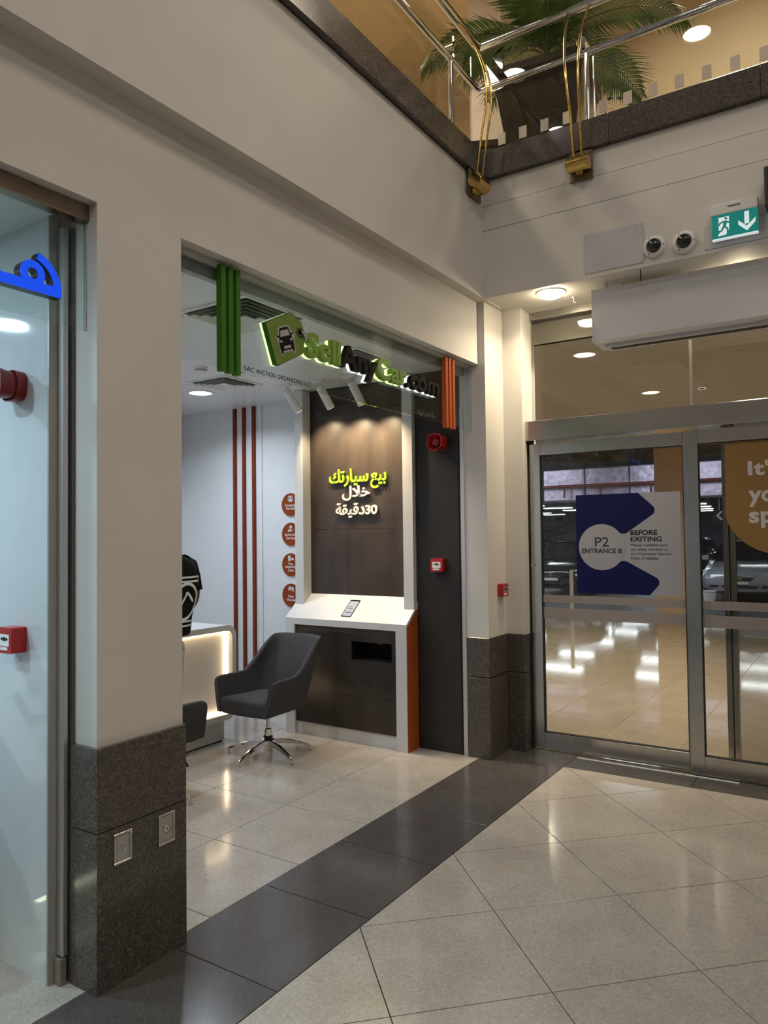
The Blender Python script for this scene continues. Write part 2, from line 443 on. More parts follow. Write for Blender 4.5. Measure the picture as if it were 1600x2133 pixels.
# ------------------------------------------------------------------ downlights
def downlight(loc, r, power, color, label, lens, group=None, cat='ceiling light', spread=math.radians(150), name='downlight', dome=0):
    t = thing(name, label, cat, loc, group)
    x, y, z = loc
    obj('trim_ring', MB().lathe([(r*1.22, 0), (r*1.22, -.006), (r*1.05, -.010), (r, -.004), (r, 0)], loc, 'z', 32), WHITEP, t, True)
    obj('lens', MB().lathe([(r, -.0035), (r*.9, -.0035-dome*.6), (r*.6, -.0035-dome*.9), (0, -.0035-dome)] if dome else [(r, -.0035), (0, -.0035)], loc, 'z', 32), lens, t)
    area('lamp', (x, y, z-.02-dome), r*1.8, power, color, spread=spread, parent=t)
    return t
downlight((-1.86, 5.12, 3.402), .085, 19, (1, .82, .56), 'round warm downlight in the soffit beside the corner column', glow('warm_lens', (1, .84, .58), 120), dome=.04)
downlight((-.65, 5.45, 3.402), .085, 10, (1, .80, .52), 'round warm downlight in the soffit hidden behind the air curtain', glow('warm_lens', (1, .84, .58), 120), dome=.04)
for (a, b, k) in ((-1.80, 5.00, 0), (-1.76, 5.32, 1), (-1.47, 5.04, 2)):
    s = thing('ceiling_hook', ('small white hook beside the soffit downlight', 'small white sprinkler hook close to the transom frame', 'white bracket hook next to the end of the air curtain')[k], 'hook', (a, b, 3.402), 'hooks under the soffit')
    obj('stem', MB().tube([(a, b, 3.402), (a, b, 3.37), (a+.008, b, 3.358), (a+.018, b, 3.362)], .003, 6), WHITEP, s)
    obj('rose', MB().lathe([(.014, 0), (.012, -.006), (0, -.007)], (a, b, 3.402), 'z', 12), WHITEP, s)

# ------------------------------------------------------------------ glass doors, header, transom
dh = struct('trim_2', 'brushed steel header beam across the top of the glass doors', B(-2.266, 1.6, 5.40, 5.58, 2.376, 2.526, ch=.003), STEEL)
dj = struct('trim_3', 'brushed steel door jamb beside the granite column', B(-2.20, -2.192, 5.42, 5.58, 0, 2.376), STEELV)
obj('gasket', B(-2.192, -2.187, 5.43, 5.57, 0, 2.376), BLACK, dj)
def leaf(name, label, x0, x1, yf, sl, sr):
    d = struct(name, label, loc=(x0, yf, 0))
    y0, y1 = yf, yf+.045; z0, z1 = .012, 2.352
    obj('stile', B(x0, x0+sl, y0, y1, z0, z1, ch=.002), STEELV, d)
    if sr: obj('stile', B(x1-sr, x1, y0, y1, z0, z1, ch=.002), STEELV, d)
    obj('top_rail', B(x0+sl, x1-sr, y0, y1, 2.262, z1, ch=.002), STEEL, d)
    obj('bottom_rail', B(x0+sl, x1-sr, y0, y1, z0, .136, ch=.002), STEEL, d)
    g = MB(); e = .006
    a, b = x0+sl, x1-sr
    for q in ((a, b, .136, .136+e), (a, b, 2.262-e, 2.262), (a, a+e, .136, 2.262), (b-e, b, .136, 2.262)): g.box(q[0], q[1], y0+.004, y1-.004, q[2], q[3])
    obj('gasket', g, BLACK, d)
    p = obj('glass_pane', B(a+e, b-e, yf+.019, yf+.027, .142, 2.256), DGLASS, d)
    obj('frosted_band', B(a+e, b-e, yf+.0165, yf+.0185, 1.128, 1.186), FROST, p)
    obj('frosted_band', B(a+e, b-e, yf+.0165, yf+.0185, 1.006, 1.089), FROST, p)
    return d
leaf('door_1', 'steel framed sliding glass door leaf carrying the blue and white notice', -2.186, -.99, 5.452, .088, .06)
leaf('door_2', 'steel framed sliding glass door leaf with amber film', -1.036, .36, 5.404, .090, .09)
d3 = struct('door_3', 'inner glass door leaf with a grey upright stile', loc=(-.86, 5.84, 0))
obj('stile', B(-.86, -.825, 5.82, 5.88, 0, 2.4, ch=.002), STEELV, d3); obj('stile', B(-.815, -.78, 5.82, 5.88, 0, 2.4, ch=.002), STEELV, d3)
obj('gasket', B(-.825, -.815, 5.83, 5.87, 0, 2.4), BLACK, d3)
obj('glass_pane', B(-.78, .5, 5.846, 5.854, .02, 2.4), DGLASS, d3)
tag(obj('threshold_strip', B(-1.82, -.735, 5.372, 5.388, 0, .006, ch=.001), WHITEP), 'thin white strip on the floor along the sliding door', 'strip')
w1 = struct('window_1', 'glazed transom above the door header', loc=(-2.2, 5.55, 2.53))
obj('window_frame', B(-2.22, 1.6, 5.52, 5.60, 3.345, 3.402, ch=.002), STEEL, w1)
obj('mullion', B(-1.008, -.994, 5.53, 5.58, 2.526, 3.345), ALU, w1)
obj('pane', B(-2.19, -1.008, 5.551, 5.559, 2.526, 3.345), DGLASS, w1)
obj('pane', B(-.994, .3, 5.551, 5.559, 2.526, 3.345), DGLASS, w1)
# tiny asset labels
for (lx, ly, lz, lab) in ((-2.178, 5.451, 1.415, 'tiny white asset label on the steel stile of the sliding door'), (-.955, 5.549, 2.66, 'tiny white asset label on the transom glass')):
    t = thing('asset_label', lab, 'label', (lx, ly, lz), 'asset labels')
    obj('label_paper', B(lx, lx+.05, ly-.001, ly-.0002, lz-.009, lz+.009), PRINTW, t)
    obj('label_print', B(lx+.008, lx+.042, ly-.0016, ly-.001, lz-.004, lz+.004), PRINTB, t)
tk = thing('cable', 'thin white cable clipped down the column edge beside the transom', 'cable', (-2.21, 5.53, 2.53))
obj('lead', MB().tube([(-2.215, 5.515, 3.40), (-2.212, 5.515, 3.25), (-2.213, 5.515, 3.0), (-2.205, 5.515, 2.75), (-2.212, 5.515, 2.53)], .0035, 6), WHITEP, tk)
obj('clip', B(-2.222, -2.202, 5.508, 5.52, 3.23, 3.245), BLACK, tk)

# the notice on the first leaf
t = thing('notice_sign', 'square blue and white entrance notice stuck on the sliding glass door', 'sign', (-1.45, 5.452, 1.21))
U0, U1, V0, V1 = -1.822, -1.076, 1.208, 1.942
yb = 5.469
obj('board', B(U0, U1, yb-.004, yb, V0, V1), BOARDG, t)
def su(u): return U0+u*(U1-U0)
def sv(v): return V0+v*(V1-V0)
def fillet(p0, p1, p2, r, n=8):
    a = Vector(p0)-Vector(p1); b = Vector(p2)-Vector(p1); a.normalize(); b.normalize()
    th = a.angle(b); d = r/math.tan(th/2); c = Vector(p1)+(a+b).normalized()*(r/math.sin(th/2))
    s = Vector(p1)+a*d; e = Vector(p1)+b*d; out = []
    a0 = math.atan2(s.y-c.y, s.x-c.x); a1 = math.atan2(e.y-c.y, e.x-c.x); dd = (a1-a0+PI) % (2*PI)-PI
    return [(c.x+r*math.cos(a0+dd*i/n), c.y+r*math.sin(a0+dd*i/n)) for i in range(n+1)]
poly = [(0, 1), (0, .5), (.25, .5)]+fillet((.25, .80), (.455, .575), (.80, .84), .075)+fillet((.455, .60), (.80, .82), (.61, 1), .055)+[(.615, 1)]
obj('blue_shape', MB().prism([(su(a), sv(b)) for a, b in poly], fy(yb-.004), 0, .0008), NAVY, t)
poly = [(0, 0), (.705, 0)]+fillet((.70, 0), (.825, .14), (.47, .35), .055)+fillet((.80, .12), (.455, .355), (.25, .13), .075)+[(.25, .5), (0, .5)]
obj('blue_shape', MB().prism([(su(a), sv(b)) for a, b in poly], fy(yb-.004), 0, .0008), NAVY, t)
obj('white_disc', MB().prism([(su(.252+.228*math.cos(2*PI*i/48)), sv(.468+.232*math.sin(2*PI*i/48))) for i in range(48)], fy(yb-.0048), 0, .0008), BOARDG, t)
FP = fy(yb-.0056)
obj('lettering', join(fit_text('P2', su(.188), su(.325), sv(.475), .098*.734, FP, .0006)), PRINTB, t)
obj('lettering', join(fit_text('ENTRANCE B', su(.055), su(.452), sv(.408), .047*.734, FP, .0006, .022)), PRINTB, t)
FP = fy(yb-.004)
obj('lettering', join(fit_text('BEFORE', su(.535), su(.785), sv(.588), .047*.734, FP, .0006, .03)), PRINTB, t)
obj('lettering', join(fit_text('EXITING', su(.535), su(.825), sv(.525), .047*.734, FP, .0006, .03)), PRINTB, t)
for k, (s, w) in enumerate((('Please validate your', .885), ('car plate number at', .882), ('our Customer Service', .908), ('Desk, if eligible.', .795))):
    obj('lettering', join(fit_text(s, su(.535), su(w), sv(.478-.043*k), .023*.734, FP, .0006, .008)), PRINTB, t)
# amber film on the second leaf
t = thing('amber_sticker', 'amber film with rounded lower corner and white lettering on the glass door', 'sticker', (-.5, 5.42, 1.5))
poly = [(-.30, 2.256), (-.776, 2.256), (-.782, 1.80)]+arc(-.43, 1.80, .352, 180, 270, 14, .30)[1:]+[(-.30, 1.50)]
obj('film', MB().prism(poly, fy(5.4228), 0, .0012), AMBER, t)
for s, v, w in (("It'", 2.03, -.512), ('yo', 1.855, -.483), ('sp', 1.715, -.492)):
    obj('lettering', join(fit_text(s, -.640, w, v, .092 if s[0] == 'I' else .105, fy(5.4216), .001, .032, 0, .02)), mat('grey_white_print', (.58, .56, .56), .5), t)

# ------------------------------------------------------------------ things around the soffit
t = thing('air_curtain', 'long white air curtain box hung under the soffit above the doors', 'air curtain', (-.7, 5.15, 2.97))
poly = [(5.10, 3.352), (5.09, 3.31), (5.10, 2.992), (5.14, 2.982), (5.36, 2.982), (5.36, 3.352)]
obj('casing', MB().prism(poly, lambda u, v, w: (w, u, v), -1.555, .25), mat('air_curtain_white', (.70, .70, .74), .30, var=.02), t)
obj('end_cap', B(-1.558, -1.555, 5.095, 5.36, 2.980, 3.354), WHITEP, t)
obj('outlet_grille', B(-1.50, .2, 5.19, 5.33, 2.962, 2.983, ch=.002), mat('grille_grey', (.55, .55, .58), .35), t)
obj('outlet_slot', B(-1.47, .18, 5.23, 5.29, 2.960, 2.963), BLACK, t)
obj('bracket', B(-1.47, -1.455, 5.12, 5.14, 3.345, 3.402), STEEL, t); obj('bracket', B(-1.43, -1.36, 5.12, 5.14, 3.35, 3.37), WHITEP, t)
obj('bracket', B(-.30, -.285, 5.12, 5.14, 3.345, 3.402), STEEL, t)
obj('cable', MB().tube([(-1.20, 5.0, 3.402), (-1.205, 5.03, 3.385), (-1.22, 5.09, 3.37), (-1.225, 5.12, 3.352)], .004, 6), BLACK, t, True)
def dome(x, z, label):
    c = (x, 4.955, z); t = thing('dome_camera', label, 'camera', c, 'dome cameras on the fascia')
    obj('housing', MB().lathe([(.070, 0), (.072, -.012), (.066, -.024), (.056, -.030), (.047, -.031)], c, 'y', 32), WHITEP, t, True)
    obj('dome', MB().lathe([(.047, -.028), (.045, -.040), (.036, -.053), (.020, -.062), (0, -.064)], c, 'y', 28), mat('smoked_dome', (.008, .008, .009), .05, spec=.8), t, True)
    for k in range(3):
        a = PI/2+.5+k*2*PI/3; obj('screw', MB().lathe([(.004, 0), (.004, -.003), (0, -.003)], (x+.060*math.cos(a), 4.928, z+.060*math.sin(a)), 'y', 8), BLACK, t)
dome(-1.095, 3.509, 'white ringed dome camera with dark bubble beside the blank vinyl sheet')
dome(-.911, 3.497, 'white ringed dome camera with dark bubble beside the exit sign')
def sheet(x0, x1, z0, z1, label, seed):
    random.seed(seed); n, k = 14, 8; m = MB(); v = []; f = []
    for j in range(k+1):
        for i in range(n+1):
            u, w = i/n, j/k
            v.append((x0+(x1-x0)*u, 4.953-.0015-.006*abs(math.sin(3.3*u+1.7*w+seed))*math.sin(PI*u)*math.sin(PI*w)-.002*random.random(), z0+(z1-z0)*w))
    for j in range(k):
        for i in range(n): a = j*(n+1)+i; f.append((a, a+1, a+n+2, a+n+1))
    t = thing('vinyl_sheet', label, 'sheet', (x0, 4.953, z0), 'vinyl sheets patched on the fascia')
    o = obj('sheet', m.add(v, f), mat('grey_vinyl', (.55, .53, .57), .45, var=.03), t, True)
    for a in (x0+.012, (x0+x1)/2, x1-.012):
        for b in (z0+.012, z1-.012): obj('tack', MB().lathe([(.004, -.004), (.003, -.006), (0, -.006)], (a, 4.951, b), 'y', 8), ALU, t)
sheet(-1.556, -1.165, 3.423, 3.688, 'blank grey vinyl sheet tacked to the fascia beside the dome cameras', 3)
sheet(-.792, -.30, 3.420, 3.565, 'blank grey vinyl sheet tacked behind the exit sign', 5)
t = thing('exit_sign', 'lit green emergency exit sign with running figure and down arrow', 'sign', (-.615, 4.94, 3.45))
obj('housing', B(-.745, -.484, 4.90, 4.945, 3.602, 3.668, ch=.004), WHITEP, t)
obj('back_plate', B(-.742, -.487, 4.93, 4.945, 3.452, 3.605), WHITEP, t)
obj('panel', B(-.742, -.487, 4.905, 4.93, 3.458, 3.602), mat('exit_green', (.0, .14, .12), .4, emit=(.0, .26, .23), es=.75), t)
EW = mat('exit_white', (.8, .85, .85), .4, emit=(.8, .95, 1), es=.75)
obj('light_edge', B(-.742, -.487, 4.904, 4.932, 3.450, 3.458), EW, t)
FE = fy(4.905)
def ex(u, v): return (-.742+u*.255, 3.458+v*.144)
ar = [ex(*p) for p in ((.715, .92), (.715, .52), (.60, .62), (.60, .46), (.765, .12), (.93, .46), (.93, .62), (.815, .52), (.815, .92))]
m = MB(); m.prism([ex(*p) for p in ((.715, .92), (.715, .40), (.815, .40), (.815, .92))], FE, 0, .001)
m.prism([ex(*p) for p in ((.58, .60), (.58, .42), (.765, .10), (.765, .30))], FE, 0, .001); m.prism([ex(*p) for p in ((.765, .30), (.765, .10), (.95, .42), (.95, .60))], FE, 0, .001)
obj('arrow', m, EW, t)
obj('doorway_shape', MB().prism([ex(*p) for p in ((.15, .88), (.38, .88), (.38, .32), (.30, .10), (.12, .10), (.20, .30), (.15, .34))], FE, 0, .001), EW, t)
EG = mat('exit_figure_green', (.0, .16, .12), .4, emit=(0, .3, .22), es=.6)
m = MB()
m.prism([ex(.315+.032*math.cos(a), .80+.055*math.sin(a)) for a in [k*PI/6 for k in range(12)]], FE, .001, .002)
for q in (((.27, .72), (.34, .70), (.31, .45), (.24, .47)), ((.27, .72), (.285, .66), (.19, .60), (.17, .52), (.145, .55), (.165, .66)), ((.33, .70), (.40, .62), (.385, .57), (.32, .62)),
          ((.24, .48), (.31, .46), (.37, .36), (.355, .20), (.325, .20), (.33, .34)), ((.24, .48), (.29, .46), (.23, .28), (.12, .24), (.115, .30), (.20, .34))): m.prism([ex(*p) for p in q], FE, .001, .002)
obj('running_figure', m, EG, t)
obj('maker_mark', B(-.65, -.58, 4.8985, 4.90, 3.640, 3.646), PRINTB, t)
t = thing('wall_speaker', 'dark grey box speaker on the fascia above the exit sign', 'speaker', (-.35, 4.87, 3.55))
obj('cabinet', B(-.44, -.20, 4.80, 4.95, 3.56, 3.79, ch=.006), mat('dark_grey_box', (.05, .05, .055), .5), t)
obj('grille', B(-.425, -.215, 4.795, 4.80, 3.58, 3.775), BLACK, t)
# call point on the column
def call_point(loc, face, label, group, w=.088, h=.088, d=.055, cover=REDP, plate=PRINTW):
    t = thing('call_point', label, 'call point', loc, group); x, y, z = loc
    if face == 'x':
        F = fx(x)
    else: F = fy(y)
    c0 = y if face == 'x' else x
    def pr(a, b, e, f, w0, w1): return MB().prism([(c0+a, z+e), (c0+b, z+e), (c0+b, z+f), (c0+a, z+f)], F, w0, w1)
    m = MB().prism(rrect(c0-w/2, c0+w/2, z-h/2, z+h/2, .006, 3), F, 0, d); obj('case', m, cover, t)
    pl = obj('face_plate', pr(-w*.34, w*.34, -h*.22, h*.24, d, d+.0015), plate, t)
    m = MB().prism([(c0+.012*math.cos(a), z+.006+.008*math.sin(a)) for a in [k*PI/6 for k in range(12)]], F, d+.0015, d+.0025)
    m.prism([(c0-.026, z+.006), (c0-.014, z+.013), (c0-.014, z-.001)], F, d+.0015, d+.0025); m.prism([(c0+.026, z+.006), (c0+.014, z-.001), (c0+.014, z+.013)], F, d+.0015, d+.0025)
    obj('symbol', m, PRINTB, pl)
    obj('tag', pr(-w*.30, w*.22, -h*.38, -h*.26, d, d+.001), PRINTW, t)
    return t
call_point((-2.345, 5.228, 1.232), 'x', 'red call point with steel face on the pale column beside the glass doors', 'fire call points', .10, .095, .045, REDP, STEEL)
def sounder(loc, label, m, s=1.0):
    t = thing('alarm_sounder', label, 'alarm', loc, 'red alarm sounders'); x, y, z = loc
    def ring(r, p, yy): return [(x+px, yy, z+pz) for px, pz in [(r*math.copysign(abs(math.cos(a))**.62, math.cos(a)), r*math.copysign(abs(math.sin(a))**.62, math.sin(a))) for a in [2*PI*k/28 for k in range(28)]]]
    def sweep(pr):
        b = MB(); v = []; f = []
        for r, yy in pr: v += ring(r*s, 0, y-yy*s)
        for i in range(len(pr)-1):
            for k in range(28): f.append((i*28+k, i*28+(k+1) % 28, (i+1)*28+(k+1) % 28, (i+1)*28+k))
        f.append(tuple(range(28)))
        return b.add(v, f)
    obj('base', sweep([(.052, 0), (.054, .035), (.050, .038)]), m, t, True)
    obj('horn', sweep([(.046, .036), (.047, .055), (.055, .095), (.057, .098), (.050, .097), (.036, .062), (.030, .058)]), m, t, True)
    obj('driver', MB().lathe([(.030*s, 0), (.028*s, -.018*s), (.016*s, -.026*s), (0, -.028*s)], (x, y-.058*s, z), 'y', 20), mat('sounder_core', (.34, .02, .025), .25), t, True)
    return t

# ------------------------------------------------------------------ desk shop: shell
SX0 = -6.0
struct('wall_shop_right', 'glossy pale wall inside the desk shop behind the striped fins', join([B(SX0, -4.877, 5.35, 5.45, 0, 2.93), B(-4.877, -2.56, 5.362, 5.45, 0, 2.93)]), SHOPW)
struct('wall_shop_back', 'pale rear wall of the desk shop', B(SX0-.1, SX0, 1.9, 5.45, 0, 2.93), SHOPW)
struct('wall_partition', 'pale partition wall between the two shops', B(SX0, -2.565, 1.90, 2.10, 0, 2.93), SHOPW)
struct('ceiling_shop', 'white ceiling of the desk shop', B(SX0, -2.56, 2.10, 5.45, 2.93, 3.0), SHOPC)
for i, x in enumerate((-5.238, -5.115, -4.985)):
    tag(obj('wall_fin', B(x, x+.034, 5.325, 5.351, .02, 2.928, ch=.001), RUST), ('rust red fin on the shop wall, the one whose foot is behind the desk', 'rust red fin on the shop wall, between the other two fins', 'rust red fin on the shop wall, closest to the round service badges')[i], 'wall fin', 'rust red fins on the shop wall')
dp = struct('wall_dark_panel', 'dark brown laminated wall panel beside the check-in counter', B(-2.950, -2.582, 5.022, 5.36, 0, 2.93), DARKW)
obj('shadow_gap', B(-2.582, -2.563, 5.027, 5.05, 0, 2.93), BLACK, dp)
obj('edge_profile', B(-2.563, -2.528, 5.012, 5.05, 0, 2.62, ch=.002), ALU, dp)
sounder((-2.73, 5.022, 2.365), 'red alarm sounder on the dark brown panel', REDP, 1.12)
call_point((-2.755, 5.022, 1.425), 'y', 'red call point with white face on the dark brown panel', 'fire call points', .105, .10, .05)

# glass over the opening
w2 = struct('window_2', 'frameless glass panel hung across the top of the desk shop opening', loc=(-2.475, 3.5, 2.44))
XG = -2.475
obj('pane', B(XG-.006, XG+.006, 2.145, 2.43, 2.44, 2.915), GLASS, w2)
obj('pane', B(XG-.006, XG+.006, 2.436, 4.695, 2.44, 2.915), GLASS, w2)
obj('pane', B(XG-.006, XG+.006, 4.70, 5.012, 2.44, 2.915), GLASS, w2)
obj('window_frame', B(XG-.02, XG+.012, 2.145, 5.012, 2.905, 2.929), ALU, w2)
obj('edge_channel', B(XG-.008, XG+.010, 5.0, 5.016, 2.44, 2.905), ALU, w2)
obj('back_rail', B(-2.56, -2.52, 2.145, 5.012, 2.86, 2.93), mat('rail_grey', (.36, .37, .36), .4), w2)
for i in range(3):
    y = 2.410+.0475*i
    tag(obj('green_batten', B(-2.469, -2.435, y, y+.028, 2.418-.002*i, 2.912, ch=.001), GREENB), ('upright green batten on the shop glass, closest to the pier', 'upright green batten on the shop glass, middle of three', 'upright green batten on the shop glass, closest to the car tag emblem')[i], 'batten', 'green battens on the shop glass')
for i in range(3):
    y = 4.570+.052*i
    tag(obj('orange_batten', B(-2.469, -2.435, y, y+.032, 2.410, 2.905, ch=.001), ORANGEB), ('upright orange batten on the shop glass, closest to the lettering', 'upright orange batten on the shop glass, middle of three', 'upright orange batten on the shop glass, closest to the corner column')[i], 'batten', 'orange battens on the shop glass')
# sign on the glass: car tag emblem
HALO = mat('halo_edge', (.85, .9, .7), .4, emit=(.80, 1.0, .45), es=1.5)
HALOW = mat('halo_edge_white', (.85, .85, .85), .4, emit=(1, 1, 1), es=1.2)
t = thing('tag_emblem', 'green price tag emblem with a black car on it, on the shop glass', 'sign', (-2.469, 2.83, 2.51))
def T(p): return p
tagp = [(2.693, 2.706), (2.880, 2.800), (2.905, 2.800), (2.972, 2.772), (3.003, 2.712), (2.990, 2.612), (2.978, 2.604), (2.795, 2.511), (2.772, 2.513)]
def inset(poly, d):
    return shrink(poly, d)
ctr = (2.85, 2.66)
obj('lit_edge', MB().prism(tagp, fx(-2.466), 0, .014), HALO, t)
obj('body', MB().prism(tagp, fx(-2.452), 0, .022), GREENB, t)
obj('face', MB().prism(inset(tagp[::-1], .004), fx(-2.430), 0, .004), GREENF, t)
# car on the tag, in tag axes (rotated)
ca = math.radians(20)
def cm(u, v): return (2.845+u*math.cos(ca)-v*math.sin(ca)*.9, 2.652+u*math.sin(ca)*1.0+v*math.cos(ca))
FT = fx(-2.426)
outl = [cm(*p) for p in ((-.062, -.070), (-.045, -.076), (-.035, -.062), (.035, -.062), (.045, -.076), (.062, -.070), (.066, -.01), (.075, .02), (.060, .030), (.045, .062), (.03, .070), (-.03, .070), (-.045, .062), (-.060, .030), (-.075, .02), (-.066, -.01))]
obj('car_outline', MB().prism(outl, FT, 0, .001), mat('tag_grey', (.42, .40, .42), .5), t)
m = MB(); FT2 = fx(-2.425)
m.prism([cm(*p) for p in ((-.054, -.066), (-.044, -.068), (-.040, -.052), (.040, -.052), (.044, -.068), (.054, -.066), (.058, -.01), (.048, .018), (-.048, .018), (-.058, -.01))], FT2, 0, .001)
for q in (((-.048, .018), (-.040, .018), (-.030, .052), (-.036, .056)), ((.048, .018), (.040, .018), (.030, .052), (.036, .056)), ((-.036, .056), (-.030, .050), (.030, .050), (.036, .056), (.028, .062), (-.028, .062)),
          ((-.066, .018), (-.045, .018), (-.045, .026), (-.064, .028)), ((.066, .018), (.045, .018), (.045, .026), (.064, .028))): m.prism([cm(*p) for p in q], FT2, 0, .001)
obj('car_body', m, BLKL, t)
m = MB(); FT3 = fx(-2.424)
for q in (rrect(-.028, .028, -.044, -.030, .005), [(-.052, -.006), (-.034, -.012), (-.030, -.002), (-.050, .004)], [(.052, -.006), (.034, -.012), (.030, -.002), (.050, .004)]): m.prism([cm(*p) for p in q], FT3, 0, .0008)
obj('car_lights', m, mat('tag_grey', (.42, .40, .42), .5), t)
ec = (2.957, 2.712)
obj('eyelet', MB().lathe([(.026, 0), (.026, .002), (.016, .003), (.012, .001), (.012, 0)], (-2.426, ec[0], ec[1]), 'x', 24), mat('eyelet_dark', (.03, .05, .02), .3), t, True)
obj('string', MB().prism([(2.957, 2.716), (2.968, 2.722), (2.985, 2.724), (3.008, 2.722), (3.010, 2.700), (3.004, 2.676), (2.998, 2.678), (2.982, 2.704), (2.966, 2.714)], fx(-2.422), 0, .004), mat('tag_grey', (.42, .40, .42), .5), t)
# letters
t = thing('shop_lettering', 'raised green and black lettering of the shop name on the glass', 'sign', (-2.469, 3.7, 2.6))
ms = fit_text('SellAnyCar.com', 3.008, 4.432, 2.606, .128, fx(-2.445), .030, .028)
ms2 = fit_text('SellAnyCar.com', 3.008, 4.432, 2.606, .128, fx(-2.466), .019, .034)
for k, ch in enumerate('SellAnyCar.com'):
    grn = ch and (k < 4 or 7 <= k < 10)
    l = obj('letter', ms[k], mat('sign_letter_green', (.18, .33, .028), .4, var=.04) if grn else BLKL, t)
    obj('lit_back', ms2[k], HALO if grn else HALOW, l)
t = thing('company_lettering', 'small black company name printed low on the shop glass', 'lettering', (-2.468, 2.84, 2.45))
for w, u0, u1 in (('SAC', 2.588, 2.660), ('AUCTION', 2.672, 2.812), ('ORGANIZING', 2.826, 3.030), ('L.L.C', 3.043, 3.098)):
    obj('word', join(fit_text(w, u0, u1, 2.4575, .0215, fx(-2.469), .0006, .012)), PRINTB, t)
t = thing('company_lettering', 'small grey Arabic company name printed low on the shop glass', 'lettering', (-2.468, 4.3, 2.46))
ara = ''.join(reversed('\ufeb3\ufe8e\ufedb \ufedf\ufe98\ufee8\ufec8\ufef4\ufee2 \u0627\ufedf\ufee4\ufeb0\u0627\ufea9\u0627\u062a \ufea9.\u0645.\u0645'))
try: obj('word', join(fit_text(ara, 4.125, 4.46, 2.462, .030, fx(-2.469), .0006, .01)), mat('grey_print', (.06, .07, .07), .6), t)
except Exception as e: print('arabic small', e)

# ceiling fittings in the desk shop
def diffuser(cx, cy, z, s, label, grp='ceiling air diffusers'):
    t = thing('air_diffuser', label, 'air diffuser', (cx, cy, z), grp)
    def ringm(h, w, z0, z1, hz):
        m = MB(); v = []; f = []
        for r, q in ((h, z1), (h-w, z0)):
            v += [(cx-r, cy-r, q), (cx+r, cy-r, q), (cx+r, cy+r, q), (cx-r, cy+r, q)]
        for k in range(4): f.append((k, (k+1) % 4, 4+(k+1) % 4, 4+k))
        n = 8; v += [(a, b, c-.003) for a, b, c in v]; f += [tuple(i+n for i in q)[::-1] for q in f]
        return m.add(v, f)
    obj('flange', join([B(cx-s/2, cx+s/2, cy-s/2, cy-s/2+.03, z-.008, z), B(cx-s/2, cx+s/2, cy+s/2-.03, cy+s/2, z-.008, z), B(cx-s/2, cx-s/2+.03, cy-s/2+.03, cy+s/2-.03, z-.008, z), B(cx+s/2-.03, cx+s/2, cy-s/2+.03, cy+s/2-.03, z-.008, z)]), WHITEP, t)
    obj('plenum', B(cx-s/2+.03, cx+s/2-.03, cy-s/2+.03, cy+s/2-.03, z-.002, z-.0005), BLACK, t)
    h = s/2-.045; k = 0
    while h > .04:
        obj('vane', ringm(h, .016, z-.004, z-.020, 0), WHITEP, t); h -= (s/2-.045)/5
    obj('core', B(cx-.03, cx+.03, cy-.03, cy+.03, z-.012, z-.004), WHITEP, t)
diffuser(-4.40, 4.38, 2.93, .44, 'square ceiling diffuser above the desk, beside the lit downlight')
diffuser(-2.95, 3.10, 2.93, .54, 'square ceiling diffuser seen through the glass behind the green battens')
diffuser(-3.05, 4.28, 2.93, .44, 'square ceiling diffuser seen through the glass behind the black letters')
COOL = (.80, .90, 1)
downlight((-4.86, 4.55, 2.93), .095, 23, COOL, 'round bright downlight in the shop ceiling above the desk end', LAMPC, 'shop downlights')
downlight((-4.35, 3.25, 2.93), .095, 23, COOL, 'round bright downlight in the shop ceiling, seen through glass beside the pier', LAMPC, 'shop downlights')
downlight((-5.4, 3.1, 2.93), .095, 19, COOL, 'round downlight in the shop ceiling at the rear wall', LAMPC, 'shop downlights')
downlight((-3.35, 2.85, 2.93), .095, 14, COOL, 'round downlight in the shop ceiling near the shop glass', LAMPC, 'shop downlights')
t = thing('smoke_detector', 'white smoke detector on the shop ceiling beside the diffuser', 'detector', (-4.13, 3.87, 2.93))
obj('base', MB().lathe([(.052, 0), (.052, -.014), (.046, -.018)], (-4.13, 3.87, 2.93), 'z', 24), WHITEP, t, True)
obj('chamber', MB().lathe([(.044, -.018), (.040, -.034), (.030, -.042), (0, -.044)], (-4.13, 3.87, 2.93), 'z', 24), WHITEP, t, True)
obj('slots', MB().lathe([(.0445, -.022), (.043, -.027)], (-4.13, 3.87, 2.93), 'z', 24), BLACK, t)
t = thing('ceiling_sensor', 'tiny dark sensor on the shop ceiling by the diffuser', 'sensor', (-4.02, 4.16, 2.93))
obj('housing', B(-4.045, -3.995, 4.145, 4.175, 2.922, 2.93, ch=.002), mat('sensor_dark', (.10, .05, .05), .4), t)
